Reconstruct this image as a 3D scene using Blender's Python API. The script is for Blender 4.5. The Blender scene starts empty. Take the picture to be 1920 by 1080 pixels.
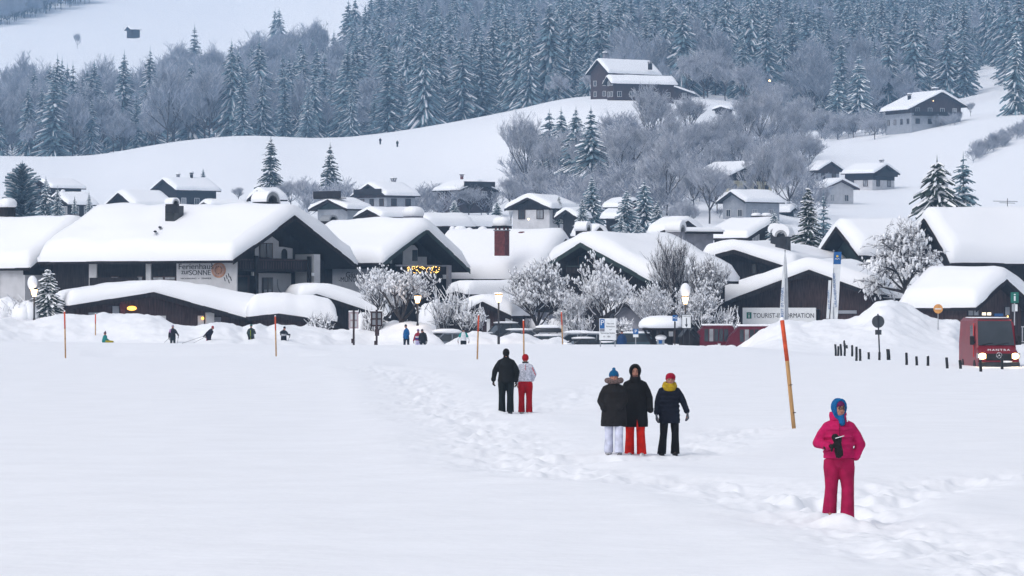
import bpy, math, random
import numpy as np
from mathutils import Matrix, Vector
PI = math.pi
S = bpy.context.scene
COL = S.collection
# ------------------------------------------------------------------ camera, world, sun
F = 8000.0; HR = 567.0; CZ = 3.0          # focal length in photo pixels, horizon row, eye height
cam_d = bpy.data.cameras.new('camera'); cam = bpy.data.objects.new('camera', cam_d); COL.objects.link(cam)
cam.location = (0, 0, CZ); cam.rotation_euler = (PI/2, 0, 0)
cam_d.sensor_width = 36.0; cam_d.lens = 36.0*F/1920.0
cam_d.shift_y = (HR-540.0)/1920.0
cam_d.clip_start = 1.0; cam_d.clip_end = 9000.0
S.camera = cam
S.render.resolution_x = 1024; S.render.resolution_y = 576
W = bpy.data.worlds.new("World"); S.world = W; W.use_nodes = True
nt = W.node_tree; bg = nt.nodes['Background']
sky = nt.nodes.new('ShaderNodeTexSky'); sky.sky_type = 'NISHITA'; sky.sun_disc = False
SUN_EL = math.radians(50); SUN_AZ = math.radians(222)
sky.sun_elevation = SUN_EL; sky.sun_rotation = SUN_AZ; sky.air_density = 1.0; sky.dust_density = 3.0; sky.ozone_density = 2.0
hs = nt.nodes.new('ShaderNodeHueSaturation'); hs.inputs['Saturation'].default_value = 0.44
nt.links.new(sky.outputs[0], hs.inputs['Color']); nt.links.new(hs.outputs[0], bg.inputs[0]); bg.inputs[1].default_value = 0.14
sd = bpy.data.lights.new('sun', 'SUN'); sd.energy = 0.5; sd.angle = math.radians(35); sd.color = (1.0, 0.95, 0.92)
sun = bpy.data.objects.new('sun', sd); COL.objects.link(sun)
sdir = Vector((math.sin(SUN_AZ)*math.cos(SUN_EL), math.cos(SUN_AZ)*math.cos(SUN_EL), math.sin(SUN_EL)))
sun.rotation_euler = sdir.to_track_quat('Z', 'Y').to_euler(); sun.location = (0, 0, 400)
S.view_settings.view_transform = 'Standard'; S.view_settings.look = 'None'; S.view_settings.gamma = 1.0
S.view_settings.exposure = 0.32
S.render.engine = 'CYCLES'
S.cycles.volume_bounces = 2

# ------------------------------------------------------------------ materials
def mat(name, col, rough=0.8, var=0.0, vs=3.0, bump=0.0, bs=20.0, metal=0.0, emit=None, es=0.0, bd=0.02, spec=0.3, stretch=None, col2=None, alpha=None):
    m = bpy.data.materials.new(name); m.use_nodes = True; t = m.node_tree; p = t.nodes['Principled BSDF']
    p.inputs['Base Color'].default_value = (*col, 1); p.inputs['Roughness'].default_value = rough
    p.inputs['Metallic'].default_value = metal; p.inputs['Specular IOR Level'].default_value = spec
    tc = t.nodes.new('ShaderNodeTexCoord'); mp = t.nodes.new('ShaderNodeMapping')
    t.links.new(tc.outputs['Object'], mp.inputs[0])
    if stretch: mp.inputs['Scale'].default_value = stretch
    if var > 0 or col2:
        n = t.nodes.new('ShaderNodeTexNoise'); n.inputs['Scale'].default_value = vs; n.inputs['Detail'].default_value = 5
        t.links.new(mp.outputs[0], n.inputs['Vector'])
        r = t.nodes.new('ShaderNodeValToRGB')
        lo = [max(0, c*(1-var)) for c in col]; hi = [min(1, c*(1+var)) for c in (col2 or col)]
        r.color_ramp.elements[0].position = 0.32; r.color_ramp.elements[1].position = 0.68
        r.color_ramp.elements[0].color = (*lo, 1); r.color_ramp.elements[1].color = (*hi, 1)
        t.links.new(n.outputs['Fac'], r.inputs[0]); t.links.new(r.outputs[0], p.inputs['Base Color'])
    if bump > 0:
        n = t.nodes.new('ShaderNodeTexNoise'); n.inputs['Scale'].default_value = bs; n.inputs['Detail'].default_value = 6
        t.links.new(mp.outputs[0], n.inputs['Vector'])
        b = t.nodes.new('ShaderNodeBump'); b.inputs['Strength'].default_value = bump; b.inputs['Distance'].default_value = bd
        t.links.new(n.outputs['Fac'], b.inputs['Height']); t.links.new(b.outputs[0], p.inputs['Normal'])
    if emit:
        p.inputs['Emission Color'].default_value = (*emit, 1); p.inputs['Emission Strength'].default_value = es
    return m
SNOWC = (0.86, 0.87, 0.90)
M = {}
M['ground'] = mat('field_snow', SNOWC, 0.7, bump=0.6, bs=2.2, bd=0.05, var=0.025, vs=0.6)
M['snow'] = mat('snow', SNOWC, 0.7, bump=0.35, bs=3.0, bd=0.05)
M['frost'] = mat('frost', (0.74, 0.76, 0.80), 0.8)
M['needle'] = mat('needles', (0.028, 0.045, 0.036), 0.8, var=0.5, vs=1.5)
M['fneedle'] = mat('frosted_hazed_needles', (0.10, 0.165, 0.20), 0.8, var=0.6, vs=0.35)  # frost tint, lightened and blued to carry part of the distance haze
M['bark'] = mat('bark', (0.045, 0.036, 0.034), 0.9, var=0.4, vs=6)
M['twig'] = mat('twigs', (0.055, 0.048, 0.052), 0.9, var=0.35, vs=1.0)
M['ftwig'] = mat('frosted_hazed_twigs', (0.21, 0.235, 0.30), 0.9, var=0.35, vs=0.4)  # frost plus some bluish distance haze mixed into the twig colour
M['fftwig'] = mat('pale_frosted_hazed_twigs', (0.30, 0.34, 0.42), 0.9, var=0.3, vs=0.1)  # lighter copy for the hillside forest: frost and distance haze in the colour
M['rime'] = mat('rime', (0.55, 0.56, 0.60), 0.9, var=0.2, vs=0.5)
M['wood'] = mat('dark_wood', (0.021, 0.017, 0.018), 0.9, spec=.1, var=0.5, vs=2.0, bump=0.5, bs=8, stretch=(6, 6, 0.6))
M['wood2'] = mat('brown_wood', (0.055, 0.035, 0.034), 0.9, spec=.1, var=0.45, vs=2.0, bump=0.5, bs=8, stretch=(6, 6, 0.6))
M['greenwood'] = mat('green_fascia', (0.02, 0.035, 0.034), 0.6, var=0.3, vs=2.0)
M['plaster'] = mat('plaster', (0.50, 0.50, 0.52), 0.9, var=0.10, vs=1.2, bump=0.2, bs=20)
M['plaster2'] = mat('cool_plaster', (0.29, 0.31, 0.35), 0.9, var=0.12, vs=1.2)
M['yellow_plaster'] = mat('yellow_plaster', (0.50, 0.46, 0.33), 0.9, var=0.1, vs=1.2)
M['glass'] = mat('window_glass', (0.025, 0.032, 0.04), 0.12, spec=0.6, var=0.3, vs=0.8)
M['curtain'] = mat('curtained_glass', (0.25, 0.26, 0.28), 0.25, spec=0.6, var=0.3, vs=1.8)
M['brick'] = mat('chimney_brick', (0.13, 0.035, 0.035), 0.9, var=0.3, vs=5, bump=0.4, bs=14)
M['metal'] = mat('dark_metal', (0.03, 0.03, 0.035), 0.45, metal=0.6, var=0.2)
M['zinc'] = mat('zinc', (0.35, 0.36, 0.38), 0.4, metal=0.7, var=0.15)
M['grey_paint'] = mat('grey_paint', (0.30, 0.32, 0.35), 0.5, var=0.1)
M['orange'] = mat('orange_paint', (0.55, 0.07, 0.02), 0.6, var=0.25, vs=6)
M['bamboo'] = mat('pole_wood', (0.42, 0.24, 0.10), 0.7, var=0.25, vs=5, stretch=(4, 4, .5))
M['lamp'] = mat('lamp_glow', (1, 0.8, 0.5), 0.4, emit=(1.0, 0.62, 0.28), es=4.5)
M['lampdim'] = mat('orange_glow', (1, 0.6, 0.2), 0.4, emit=(1.0, 0.42, 0.06), es=2.2)
M['lights'] = mat('bulb_glow', (1, 0.7, 0.3), 0.4, emit=(1.0, 0.6, 0.15), es=3.0)
M['head'] = mat('headlight_glow', (1, 0.9, 0.7), 0.3, emit=(1.0, 0.68, 0.28), es=7.0)
M['litwin'] = mat('lit_window', (1, 0.9, 0.7), 0.4, emit=(1.0, 0.85, 0.6), es=0.9)
M['neon'] = mat('orange_strip', (1, 0.4, 0.1), 0.4, emit=(1.0, 0.2, 0.03), es=1.5)
M['blue'] = mat('sign_blue', (0.012, 0.10, 0.30), 0.45, var=0.08)
M['white'] = mat('sign_white', (0.72, 0.74, 0.76), 0.5, var=0.05)
M['ink'] = mat('lettering_black', (0.02, 0.02, 0.025), 0.6, var=0.1)
M['green'] = mat('sign_green', (0.01, 0.13, 0.10), 0.45, var=0.08)
M['signorange'] = mat('sign_orange', (0.65, 0.30, 0.08), 0.5, var=0.2, vs=5)
M['signback'] = mat('sign_back', (0.05, 0.055, 0.06), 0.5, var=0.2)
M['stone'] = mat('grey_stone', (0.22, 0.22, 0.25), 0.9, var=0.25, vs=1.5)
M['sunpaint'] = mat('sun_paint', (0.38, 0.20, 0.13), 0.9, var=0.35, vs=2.5)
M['black'] = mat('black_rubber', (0.012, 0.012, 0.013), 0.7, var=0.2)
M['maroon'] = mat('maroon_paint', (0.19, 0.008, 0.018), 0.4, spec=0.3, var=0.2, vs=1.5)
M['darkred'] = mat('dark_red_paint', (0.10, 0.005, 0.016), 0.5, spec=0.2, var=0.25, vs=1.2)
M['carblack'] = mat('car_black', (0.018, 0.02, 0.024), 0.3, spec=0.5, var=0.2)
M['cargrey'] = mat('car_grey', (0.16, 0.18, 0.21), 0.35, spec=0.5, var=0.2)
M['cardark'] = mat('car_dark_blue', (0.02, 0.045, 0.06), 0.3, spec=0.5, var=0.2)
M['red'] = mat('red_trim', (0.55, 0.02, 0.02), 0.4, var=0.1)
M['chrome'] = mat('chrome', (0.7, 0.7, 0.72), 0.2, metal=1.0, var=0.05)
M['purple'] = mat('purple_patch', (0.2, 0.06, 0.16), 0.8, var=0.2)
def cloth(name, col, bump=0.5, bs=9, var=0.22): return mat(name, col, 0.85, var=var, vs=7, bump=bump, bs=bs, bd=0.03, spec=0.2)

# ------------------------------------------------------------------ object helpers
def tag(o, label=None, cat=None, group=None, kind=None):
    if label: o['label'] = label
    if cat: o['category'] = cat
    if group: o['group'] = group
    if kind: o['kind'] = kind
    return o
def thing(name, label, cat, loc=(0, 0, 0), rz=0.0, group=None):
    o = bpy.data.objects.new(name, None); COL.objects.link(o); o.empty_display_size = 0.2
    o.location = loc; o.rotation_euler = (0, 0, rz); tag(o, label, cat, group)
    o.matrix_world = Matrix.Translation(Vector(loc)) @ Matrix.Rotation(rz, 4, 'Z')
    return o
def np_mesh(name, V, T, mi=None, mats=(), smooth=False):
    V = np.asarray(V, np.float32); T = np.asarray(T, np.int32); k = T.shape[1]
    me = bpy.data.meshes.new(name); me.vertices.add(len(V)); me.vertices.foreach_set('co', V.ravel())
    me.loops.add(T.size); me.loops.foreach_set('vertex_index', T.ravel())
    me.polygons.add(len(T)); me.polygons.foreach_set('loop_start', np.arange(0, T.size, k, dtype=np.int32))
    if mi is not None: me.polygons.foreach_set('material_index', np.asarray(mi, np.int32))
    me.polygons.foreach_set('use_smooth', np.full(len(T), smooth, dtype=bool))
    for m in mats: me.materials.append(m)
    me.update(calc_edges=True); return me
def link(name, me, parent=None):
    o = bpy.data.objects.new(name, me); COL.objects.link(o)
    if parent: o.parent = parent
    return o
class MB:
    def __init__(s, inv=None): s.v = []; s.f = []; s.m = []; s.mats = []; s.inv = inv; s.x = None; s.sm = []; s.parts = []
    def mi(s, m):
        if m not in s.mats: s.mats.append(m)
        return s.mats.index(m)
    def add(s, vs, fs, m, smooth=False):
        b = len(s.v); k = s.mi(m)
        for p in vs:
            p = Vector(p)
            if s.x is not None: p = s.x @ p
            s.v.append(p)
        s.parts.append((b, len(s.v), len(s.f), len(s.f)+len(fs)))
        for f in fs: s.f.append([b+i for i in f]); s.m.append(k); s.sm.append(smooth)
    def box(s, x0, x1, y0, y1, z0, z1, m, bev=0.0):
        if bev > 0:
            b = bev; vs = []; 
            for z, d in ((z0, b), (z0+b, 0), (z1-b, 0), (z1, b)):
                for (x, y) in ((x0+d+b*(d == 0), y0+d), (x1-d-b*(d == 0), y0+d), (x1-d, y0+d+b*(d == 0)), (x1-d, y1-d-b*(d == 0)), (x1-d-b*(d == 0), y1-d), (x0+d+b*(d == 0), y1-d), (x0+d, y1-d-b*(d == 0)), (x0+d, y0+d+b*(d == 0))): vs.append((x, y, z))
            fs = [[7-i for i in range(8)], [24+i for i in range(8)]]
            for r in range(3):
                for i in range(8): j = (i+1) % 8; fs.append([r*8+i, r*8+j, r*8+8+j, r*8+8+i])
            s.add(vs, fs, m); return
        s.add([(x0, y0, z0), (x1, y0, z0), (x1, y1, z0), (x0, y1, z0), (x0, y0, z1), (x1, y0, z1), (x1, y1, z1), (x0, y1, z1)],
              [[0, 3, 2, 1], [4, 5, 6, 7], [0, 1, 5, 4], [1, 2, 6, 5], [2, 3, 7, 6], [3, 0, 4, 7]], m)
    def prism(s, prof, y0, y1, m, axis='y', smooth=False):
        n = len(prof)
        P = (lambda a, b, y: (a, y, b)) if axis == 'y' else ((lambda a, b, y: (y, a, b)) if axis == 'x' else (lambda a, b, y: (a, b, y)))
        vs = [P(a, b, y0) for a, b in prof]+[P(a, b, y1) for a, b in prof]
        fs = [list(range(n)), [2*n-1-i for i in range(n)]]+[[i, n+i, n+(i+1) % n, (i+1) % n] for i in range(n)]
        s.add(vs, fs, m, smooth)
    def tube(s, pts, rs, m, n=8, cap=True, smooth=True):
        pts = [Vector(p) for p in pts]
        if not hasattr(rs, '__len__'): rs = [rs]*len(pts)
        vs = []; fs = []
        for i, p in enumerate(pts):
            d = (pts[min(i+1, len(pts)-1)]-pts[max(i-1, 0)]).normalized()
            a = d.cross(Vector((0, 0, 1)) if abs(d.z) < 0.9 else Vector((1, 0, 0))).normalized(); b = d.cross(a)
            for k in range(n): t = 2*PI*k/n; vs.append(p+(a*math.cos(t)+b*math.sin(t))*rs[i])
        for i in range(len(pts)-1):
            for k in range(n): fs.append([i*n+k, i*n+(k+1) % n, (i+1)*n+(k+1) % n, (i+1)*n+k])
        if cap: fs.append([n-1-k for k in range(n)]); fs.append([(len(pts)-1)*n+k for k in range(n)])
        s.add(vs, fs, m, smooth)
    def ell(s, c, r, m, nu=12, nv=8, rot=None, jit=0, rng=None):
        c = Vector(c); vs = [(0, 0, -1)]; fs = []
        for j in range(1, nv):
            t = -PI/2+PI*j/nv
            for i in range(nu): a = 2*PI*i/nu; vs.append((math.cos(t)*math.cos(a), math.cos(t)*math.sin(a), math.sin(t)))
        vs.append((0, 0, 1)); n = len(vs)
        for i in range(nu):
            fs.append([0, 1+(i+1) % nu, 1+i]); fs.append([n-1, n-1-nu+i, n-1-nu+(i+1) % nu])
            for j in range(nv-2): fs.append([1+j*nu+i, 1+j*nu+(i+1) % nu, 1+(j+1)*nu+(i+1) % nu, 1+(j+1)*nu+i])
        out = []
        for p in vs:
            q = Vector((p[0]*r[0], p[1]*r[1], p[2]*r[2]))
            if jit: q *= 1+rng.uniform(-jit, jit)
            if rot: q = rot @ q
            out.append(c+q)
        s.add(out, fs, m, True)
    def loft(s, rings, m, n=16, p=2.0, smooth=True):
        # rings: (cx,cy,cz,rx,ry) horizontal superellipses
        vs = []; fs = []
        for (cx, cy, cz, rx, ry) in rings:
            for k in range(n):
                t = 2*PI*k/n; c = math.cos(t); q = math.sin(t)
                vs.append((cx+rx*math.copysign(abs(c)**(2/p), c), cy+ry*math.copysign(abs(q)**(2/p), q), cz))
        for i in range(len(rings)-1):
            for k in range(n): fs.append([i*n+k, i*n+(k+1) % n, (i+1)*n+(k+1) % n, (i+1)*n+k])
        fs.append([n-1-k for k in range(n)]); fs.append([(len(rings)-1)*n+k for k in range(n)])
        s.add(vs, fs, m, smooth)
    def disc(s, c, r, y0, y1, m, n=24):
        s.prism([(c[0]+r*math.cos(2*PI*k/n), c[1]+r*math.sin(2*PI*k/n)) for k in range(n)], y0, y1, m)
    def split(s, name, parent=None):
        out = []
        for (v0, v1, f0, f1) in s.parts:
            q = MB(s.inv); q.v = s.v[v0:v1]; q.f = [[i-v0 for i in f] for f in s.f[f0:f1]]; q.m = [0]*(f1-f0); q.mats = [s.mats[s.m[f0]]]; q.sm = s.sm[f0:f1]; out.append(q.build(name, parent))
        return out
    def build(s, name, parent=None, mats=None):
        me = bpy.data.meshes.new(name); V = s.v
        if s.inv is not None: V = [s.inv @ p for p in V]
        me.from_pydata([tuple(p) for p in V], [], s.f); me.polygons.foreach_set('material_index', s.m)
        me.polygons.foreach_set('use_smooth', s.sm)
        for m in s.mats: me.materials.append(M[m] if isinstance(m, str) else m)
        me.validate(); me.update(); return link(name, me, parent)
def wp(px, row, Y): return Vector(((px-960)*Y/F, Y, CZ-(row-HR)*Y/F))
def text(name, s, size, m, mtx, parent=None, ext=0.01, align='CENTER', sx=1.0, lsp=None, sh=0):
    cu = bpy.data.curves.new(name, 'FONT'); cu.body = s; cu.size = size; cu.extrude = ext; cu.align_x = align; cu.align_y = 'CENTER'; cu.shear = sh
    if lsp: cu.space_character = lsp
    o = bpy.data.objects.new(name, cu); COL.objects.link(o)
    dg = bpy.context.evaluated_depsgraph_get(); me = bpy.data.meshes.new_from_object(o.evaluated_get(dg))
    bpy.data.objects.remove(o); me.materials.clear(); me.materials.append(M[m])
    me.transform(Matrix.Diagonal((sx, 1, 1, 1))); me.transform(mtx)
    return link(name, me, parent)
FRONT = Matrix.Rotation(PI/2, 4, 'X')      # text plane facing -Y

# ------------------------------------------------------------------ terrain
def ip(x, tab): return np.interp(x, [a for a, b in tab], [b for a, b in tab])
RIDGE = [(-500, 300), (0, 287), (170, 288), (300, 265), (450, 250), (600, 256), (700, 248), (850, 225), (1000, 193), (1060, 176), (1130, 180), (1300, 185), (1400, 190), (1520, 252), (1700, 222), (1820, 205), (1920, 195), (2400, 180)]
PXC = [-500, 0, 300, 600, 850, 1000, 1100, 1200, 1300, 1400, 1520, 1650, 1750, 1850, 1920, 2400]
YT = [340, 420, 520, 620, 700, 800, 900, 1000, 1080, 1150, 1200, 1260, 1350, 1500, 1650, 1800, 2000, 2300, 2600, 3250]
RW = {
 'left':  [None, 612, 575, 522, 462, 415, 385, 0, 0, 0, 0, 0, 0, 0, 185, 165, 138, 60, 5, -90],
 'mid':   [None, 612, 575, 520, 455, 405, 372, 0, 0, 0, 0, 0, 0, 0, 130, 95, 45, -5, -50, -110],
}
def row_at(px):
    L = RW['left']; Rr = RW['mid']; w = min(1, max(0, (px-450)/350))
    rid = float(ip(px, RIDGE)); out = []
    for i, Y in enumerate(YT):
        if i == 0: out.append(HR+(CZ+0.7)*F/Y); continue
        v = None
        if L[i] != 0: v = L[i]*(1-w)+Rr[i]*w
        if Y == 1000: v = rid+(58 if px < 850 else 58-(px-850)*0.25)
        if Y == 1080: v = rid+18
        if Y == 1150: v = rid
        if Y == 1200: v = rid+9
        if Y == 1260: v = rid+6
        if Y == 1350: v = rid-12
        if Y == 1500: v = rid*0.62+(75*(1-w)+50*w)
        out.append(v)
    if px > 1050:
        R = {1100: [345, 262, 192, 186, 178, 176, 170, 158, 130], 1200: [352, 268, 190, 186, 182, 176, 168, 152, 120], 1300: [362, 290, 208, 192, 184, 178, 168, 150, 118],
             1400: [366, 320, 240, 205, 192, 182, 170, 150, 118], 1520: [400, 345, 298, 272, 255, 240, 220, 190, 140], 1650: [405, 352, 285, 252, 238, 226, 208, 180, 135],
             1750: [405, 345, 262, 232, 218, 208, 194, 165, 125], 1850: [395, 322, 245, 212, 195, 184, 168, 145, 112], 1920: [385, 300, 238, 205, 188, 176, 160, 140, 108], 2400: [370, 280, 220, 190, 175, 165, 150, 130, 100]}
        ks = sorted(R); 
        vals = [float(np.interp(px, ks, [R[k][j] for k in ks])) for j in range(9)]
        b = min(1, (px-1050)/60)
        for j, i in enumerate([5, 6, 7, 8, 9, 10, 11, 12, 13]): out[i] = out[i]*(1-b)+vals[j]*b
    return out
_px = np.linspace(-500, 2400, 146); _Y = np.exp(np.linspace(math.log(340), math.log(3250), 240))
_Z = np.zeros((len(_px), len(_Y)))
for i, p in enumerate(_px):
    rr = row_at(p); zz = [CZ-(r-HR)*y/F for r, y in zip(rr, YT)]
    _Z[i] = np.interp(_Y, YT, zz)
_k = np.array([1, 4, 8, 10, 8, 4, 1.]); _k /= _k.sum()
for it in range(3):
    _Zp = np.pad(_Z, ((0, 0), (3, 3)), mode='edge'); _Z = sum(_k[j]*_Zp[:, j:j+_Z.shape[1]] for j in range(7))
for it in range(2):
    _Zp = np.pad(_Z, ((3, 3), (0, 0)), mode='edge'); _Z = sum(_k[j]*_Zp[j:j+_Z.shape[0], :] for j in range(7))
def tz(px, Y):
    px = np.clip(px, -500, 2400); Yc = np.clip(Y, 340, 3250)
    fi = (px+500)/2900*(len(_px)-1); fj = (np.log(Yc)-math.log(340))/(math.log(3250)-math.log(340))*(len(_Y)-1)
    i0 = np.clip(np.floor(fi).astype(int), 0, len(_px)-2); j0 = np.clip(np.floor(fj).astype(int), 0, len(_Y)-2)
    a = fi-i0; b = fj-j0
    return (_Z[i0, j0]*(1-a)*(1-b)+_Z[i0+1, j0]*a*(1-b)+_Z[i0, j0+1]*(1-a)*b+_Z[i0+1, j0+1]*a*b)
# value noise
_rn = np.random.RandomState(7); _G = _rn.rand(256, 256)
def vn(x, y):
    xi = np.floor(x).astype(int); yi = np.floor(y).astype(int); fx = x-xi; fy = y-yi
    fx = fx*fx*(3-2*fx); fy = fy*fy*(3-2*fy); g = lambda a, b: _G[a % 256, b % 256]
    return (g(xi, yi)*(1-fx)*(1-fy)+g(xi+1, yi)*fx*(1-fy)+g(xi, yi+1)*(1-fx)*fy+g(xi+1, yi+1)*fx*fy)-0.5
def fbm(x, y, o=4):
    s = 0; a = 1.0
    for k in range(o): s = s+a*vn(x*2**k+17*k, y*2**k+31*k); a *= 0.5
    return s
CREST = [(-600, 600), (0, 597), (60, 600), (120, 590), (190, 588), (250, 587), (285, 592), (300, 600), (340, 609), (370, 613), (400, 604), (430, 607), (450, 615), (480, 606), (505, 612), (530, 606), (560, 612), (600, 614), (625, 622), (665, 616), (700, 620), (722, 611), (745, 605), (770, 602), (795, 606), (812, 618), (830, 640), (850, 631), (880, 621), (910, 627), (935, 634), (960, 624), (985, 627), (1003, 637), (1035, 633), (1065, 641), (1100, 641), (1150, 641), (1200, 642), (1300, 647), (1375, 650), (1392, 645), (1405, 636), (1425, 621), (1440, 611), (1458, 602), (1480, 598), (1510, 605), (1530, 602), (1560, 599), (1590, 598), (1615, 590), (1640, 577), (1660, 565), (1680, 563), (1700, 570), (1720, 579), (1745, 592), (1765, 599), (1785, 596), (1800, 603), (1812, 640), (1850, 648), (1920, 648), (2500, 640)]
PATHS = [ # (points world px,row) trampled track, width m, depth
 ([(690, 690), (760, 705), (800, 745), (850, 780), (900, 800), (940, 850), (1010, 880), (1120, 895), (1300, 905), (1450, 930), (1560, 965), (1700, 1000), (1840, 1050), (1950, 1090)], 1.25, 0.15),
 ([(900, 778), (960, 778), (1040, 760), (1080, 735), (1150, 715)], 0.9, 0.10),
 ([(1120, 862), (1200, 866), (1290, 856), (1345, 825), (1400, 805), (1560, 800)], 0.9, 0.12),
 ([(1560, 960), (1640, 935), (1720, 915), (1790, 905), (1840, 900), (1960, 893)], 0.9, 0.16),
]
def path_d(x, Y, pts):
    best = np.full(x.shape, 1e9)
    W_ = [((p-960)*(CZ*F/(r-HR))/F, CZ*F/(r-HR)) for p, r in pts]
    for (ax, ay), (bx, by) in zip(W_[:-1], W_[1:]):
        dx, dy = bx-ax, by-ay; t = np.clip(((x-ax)*dx+(Y-ay)*dy)/(dx*dx+dy*dy), 0, 1)
        best = np.minimum(best, np.hypot(x-ax-t*dx, Y-ay-t*dy))
    return best
def ground_z(x, Y):
    x = np.asarray(x, float); Y = np.asarray(Y, float)
    Ys = np.maximum(Y, 30.0); px = 960+F*x/Ys
    far = tz(px, Y)
    # near field
    z = 0.10*fbm(x/9+3, Y/30+5, 3)+0.04*fbm(x/2.5, Y/6, 2)
    z = z*np.clip((300-Y)/60, 0, 1)
    led_row = np.interp(px, [-500, 0, 400, 640, 900, 1200, 1400, 1560, 1700], [640, 640, 644, 647, 646, 645, 650, 668, 668])
    zl = CZ-(led_row-HR)*270/F
    z = z+np.clip(zl, -0.4, 1)*np.exp(-((Y-268)/15.0)**2)
    drop = np.clip((Y-272)/14, 0, 1); drop = drop*drop*(3-2*drop)
    z = z-0.35*drop-0.45*np.clip((Y-292)/10, 0, 1)
    # dark sunken trail bands
    for (xa, r0, r1, p0, p1) in ((0, 661, 668, 150, 620), (0, 655, 662, 560, 900), (0, 672, 690, 700, 980)):
        Yc = CZ*F/((r0+r1)/2-HR); w = 5.0 if r0 < 670 else 9.0
        m = np.clip((px-p0)/60, 0, 1)*np.clip((p1-px)/60, 0, 1)
        z = z-0.28*m*np.exp(-((Y-Yc+ (px-p0)*0.0)/w)**2)
    pw = px+26*fbm(x/2.6+40, Y/1.7, 3)*np.clip((Y-270)/15, 0, 1)
    cr = np.interp(pw, [a for a, b in CREST], [b for a, b in CREST])
    Yc = 297.0+3*np.sin(px/90.0)+np.where(px > 1380, 8, 0)
    zc = CZ-(cr-HR)*Yc/F
    lump = 0.30*fbm(x/1.5+9, Y/1.8, 4)
    wf = np.interp(px, [600, 700, 1360, 1420, 1790, 1830], [9.5, 6, 6, 11.5, 11.5, 6])
    g = np.exp(-np.abs((Y-Yc)/np.where(Y < Yc, wf, 8.0))**2.2)
    z = z*(1-g)+g*(zc)+lump*g*(1-g)*3.0+g*(0.24*fbm(x/1.1+3, Y/1.3, 4)-0.04)
    for pts, w, d in PATHS:
        dd = path_d(x, Y, pts); wob = 1+0.5*fbm(x/1.5+5, Y/3, 2)
        m = np.exp(-(dd/(w*wob))**2)
        z = z-d*0.25*m+m*d*1.15*fbm(x/0.42, Y/1.0, 3)
        z = z+0.3*d*np.exp(-((dd-w*1.7)/(0.6*w))**2)
    for mx, my, mr, mh in ((4.38, 58.2, .32, .20), (4.62, 58.05, .28, .12)): z = z+mh*np.exp(-((x-mx)**2+((Y-my)/1.2)**2)/mr**2)
    b = np.clip((Y-320)/25, 0, 1)
    z = z*(1-b)+b*far+0.5*b*fbm(x/40, Y/60, 3)*np.clip((Y-500)/300, 0, 1)
    # snowbank wall beside the road at the right
    return z
def gz(x, Y): return float(ground_z(np.array([x]), np.array([Y]))[0])
def ysolve(px, row, y0=500, y1=1160):
    Ys = np.linspace(y0, y1, 500); zz = ground_z((px-960)*Ys/F, Ys); rr = HR-(zz-CZ)*F/Ys
    k = np.where(rr <= row)[0]
    return float(Ys[k[0]]) if len(k) else float(Ys[-1])
def build_ground():
    ys = list(np.linspace(-30, 30, 8))+list(np.linspace(33, 46, 8))
    r = 1083.0
    while CZ*F/(r-HR) < 264: ys.append(CZ*F/(r-HR)); r -= 1.35
    y = ys[-1]
    while y < 312: y += .33; ys.append(y)
    while y < 345: y += 1.2; ys.append(y)
    while y < 3240: y *= 1.0075; ys.append(y)
    ys = np.array(ys); NI = 700
    ui = np.linspace(-1.04, 1.04, NI); k = np.linspace(0, 1, 26)[1:]**1.5
    rows = []
    for y in ys:
        hw = max(y, 3)*0.122; Wd = 70+0.165*max(y, 0)
        inner = ui*hw; e = hw*1.04
        rows.append(np.concatenate([-(e+(Wd-e)*k)[::-1], inner, e+(Wd-e)*k]))
    X = np.array(rows); Yg = np.repeat(ys[:, None], X.shape[1], 1)
    Z = ground_z(X, Yg); n, m = X.shape
    V = np.stack([X, Yg, Z], -1).reshape(-1, 3); idx = np.arange(n*m).reshape(n, m)
    T = np.stack([idx[:-1, :-1], idx[:-1, 1:], idx[1:, 1:], idx[1:, :-1]], -1).reshape(-1, 4)
    me = np_mesh('ground', V, T, None, [M['ground']], True); o = link('snow_field', me); tag(o, kind='structure')
build_ground()
def haze():
    mb = MB(); mb.box(-665, 665, -40, 3300, -6, 305, 'haze_m')
    m = bpy.data.materials.new('haze_air'); m.use_nodes = True; t = m.node_tree; t.nodes.clear()
    o = t.nodes.new('ShaderNodeOutputMaterial'); v = t.nodes.new('ShaderNodeVolumePrincipled')
    v.inputs['Color'].default_value = (0.42, 0.68, 1.0, 1); v.inputs['Density'].default_value = HAZE; v.inputs['Anisotropy'].default_value = 0.0
    t.links.new(v.outputs[0], o.inputs['Volume']); M['haze_m'] = m
    ob = mb.build('haze'); tag(ob, kind='stuff')
HAZE = 0.00017
haze()
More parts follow.
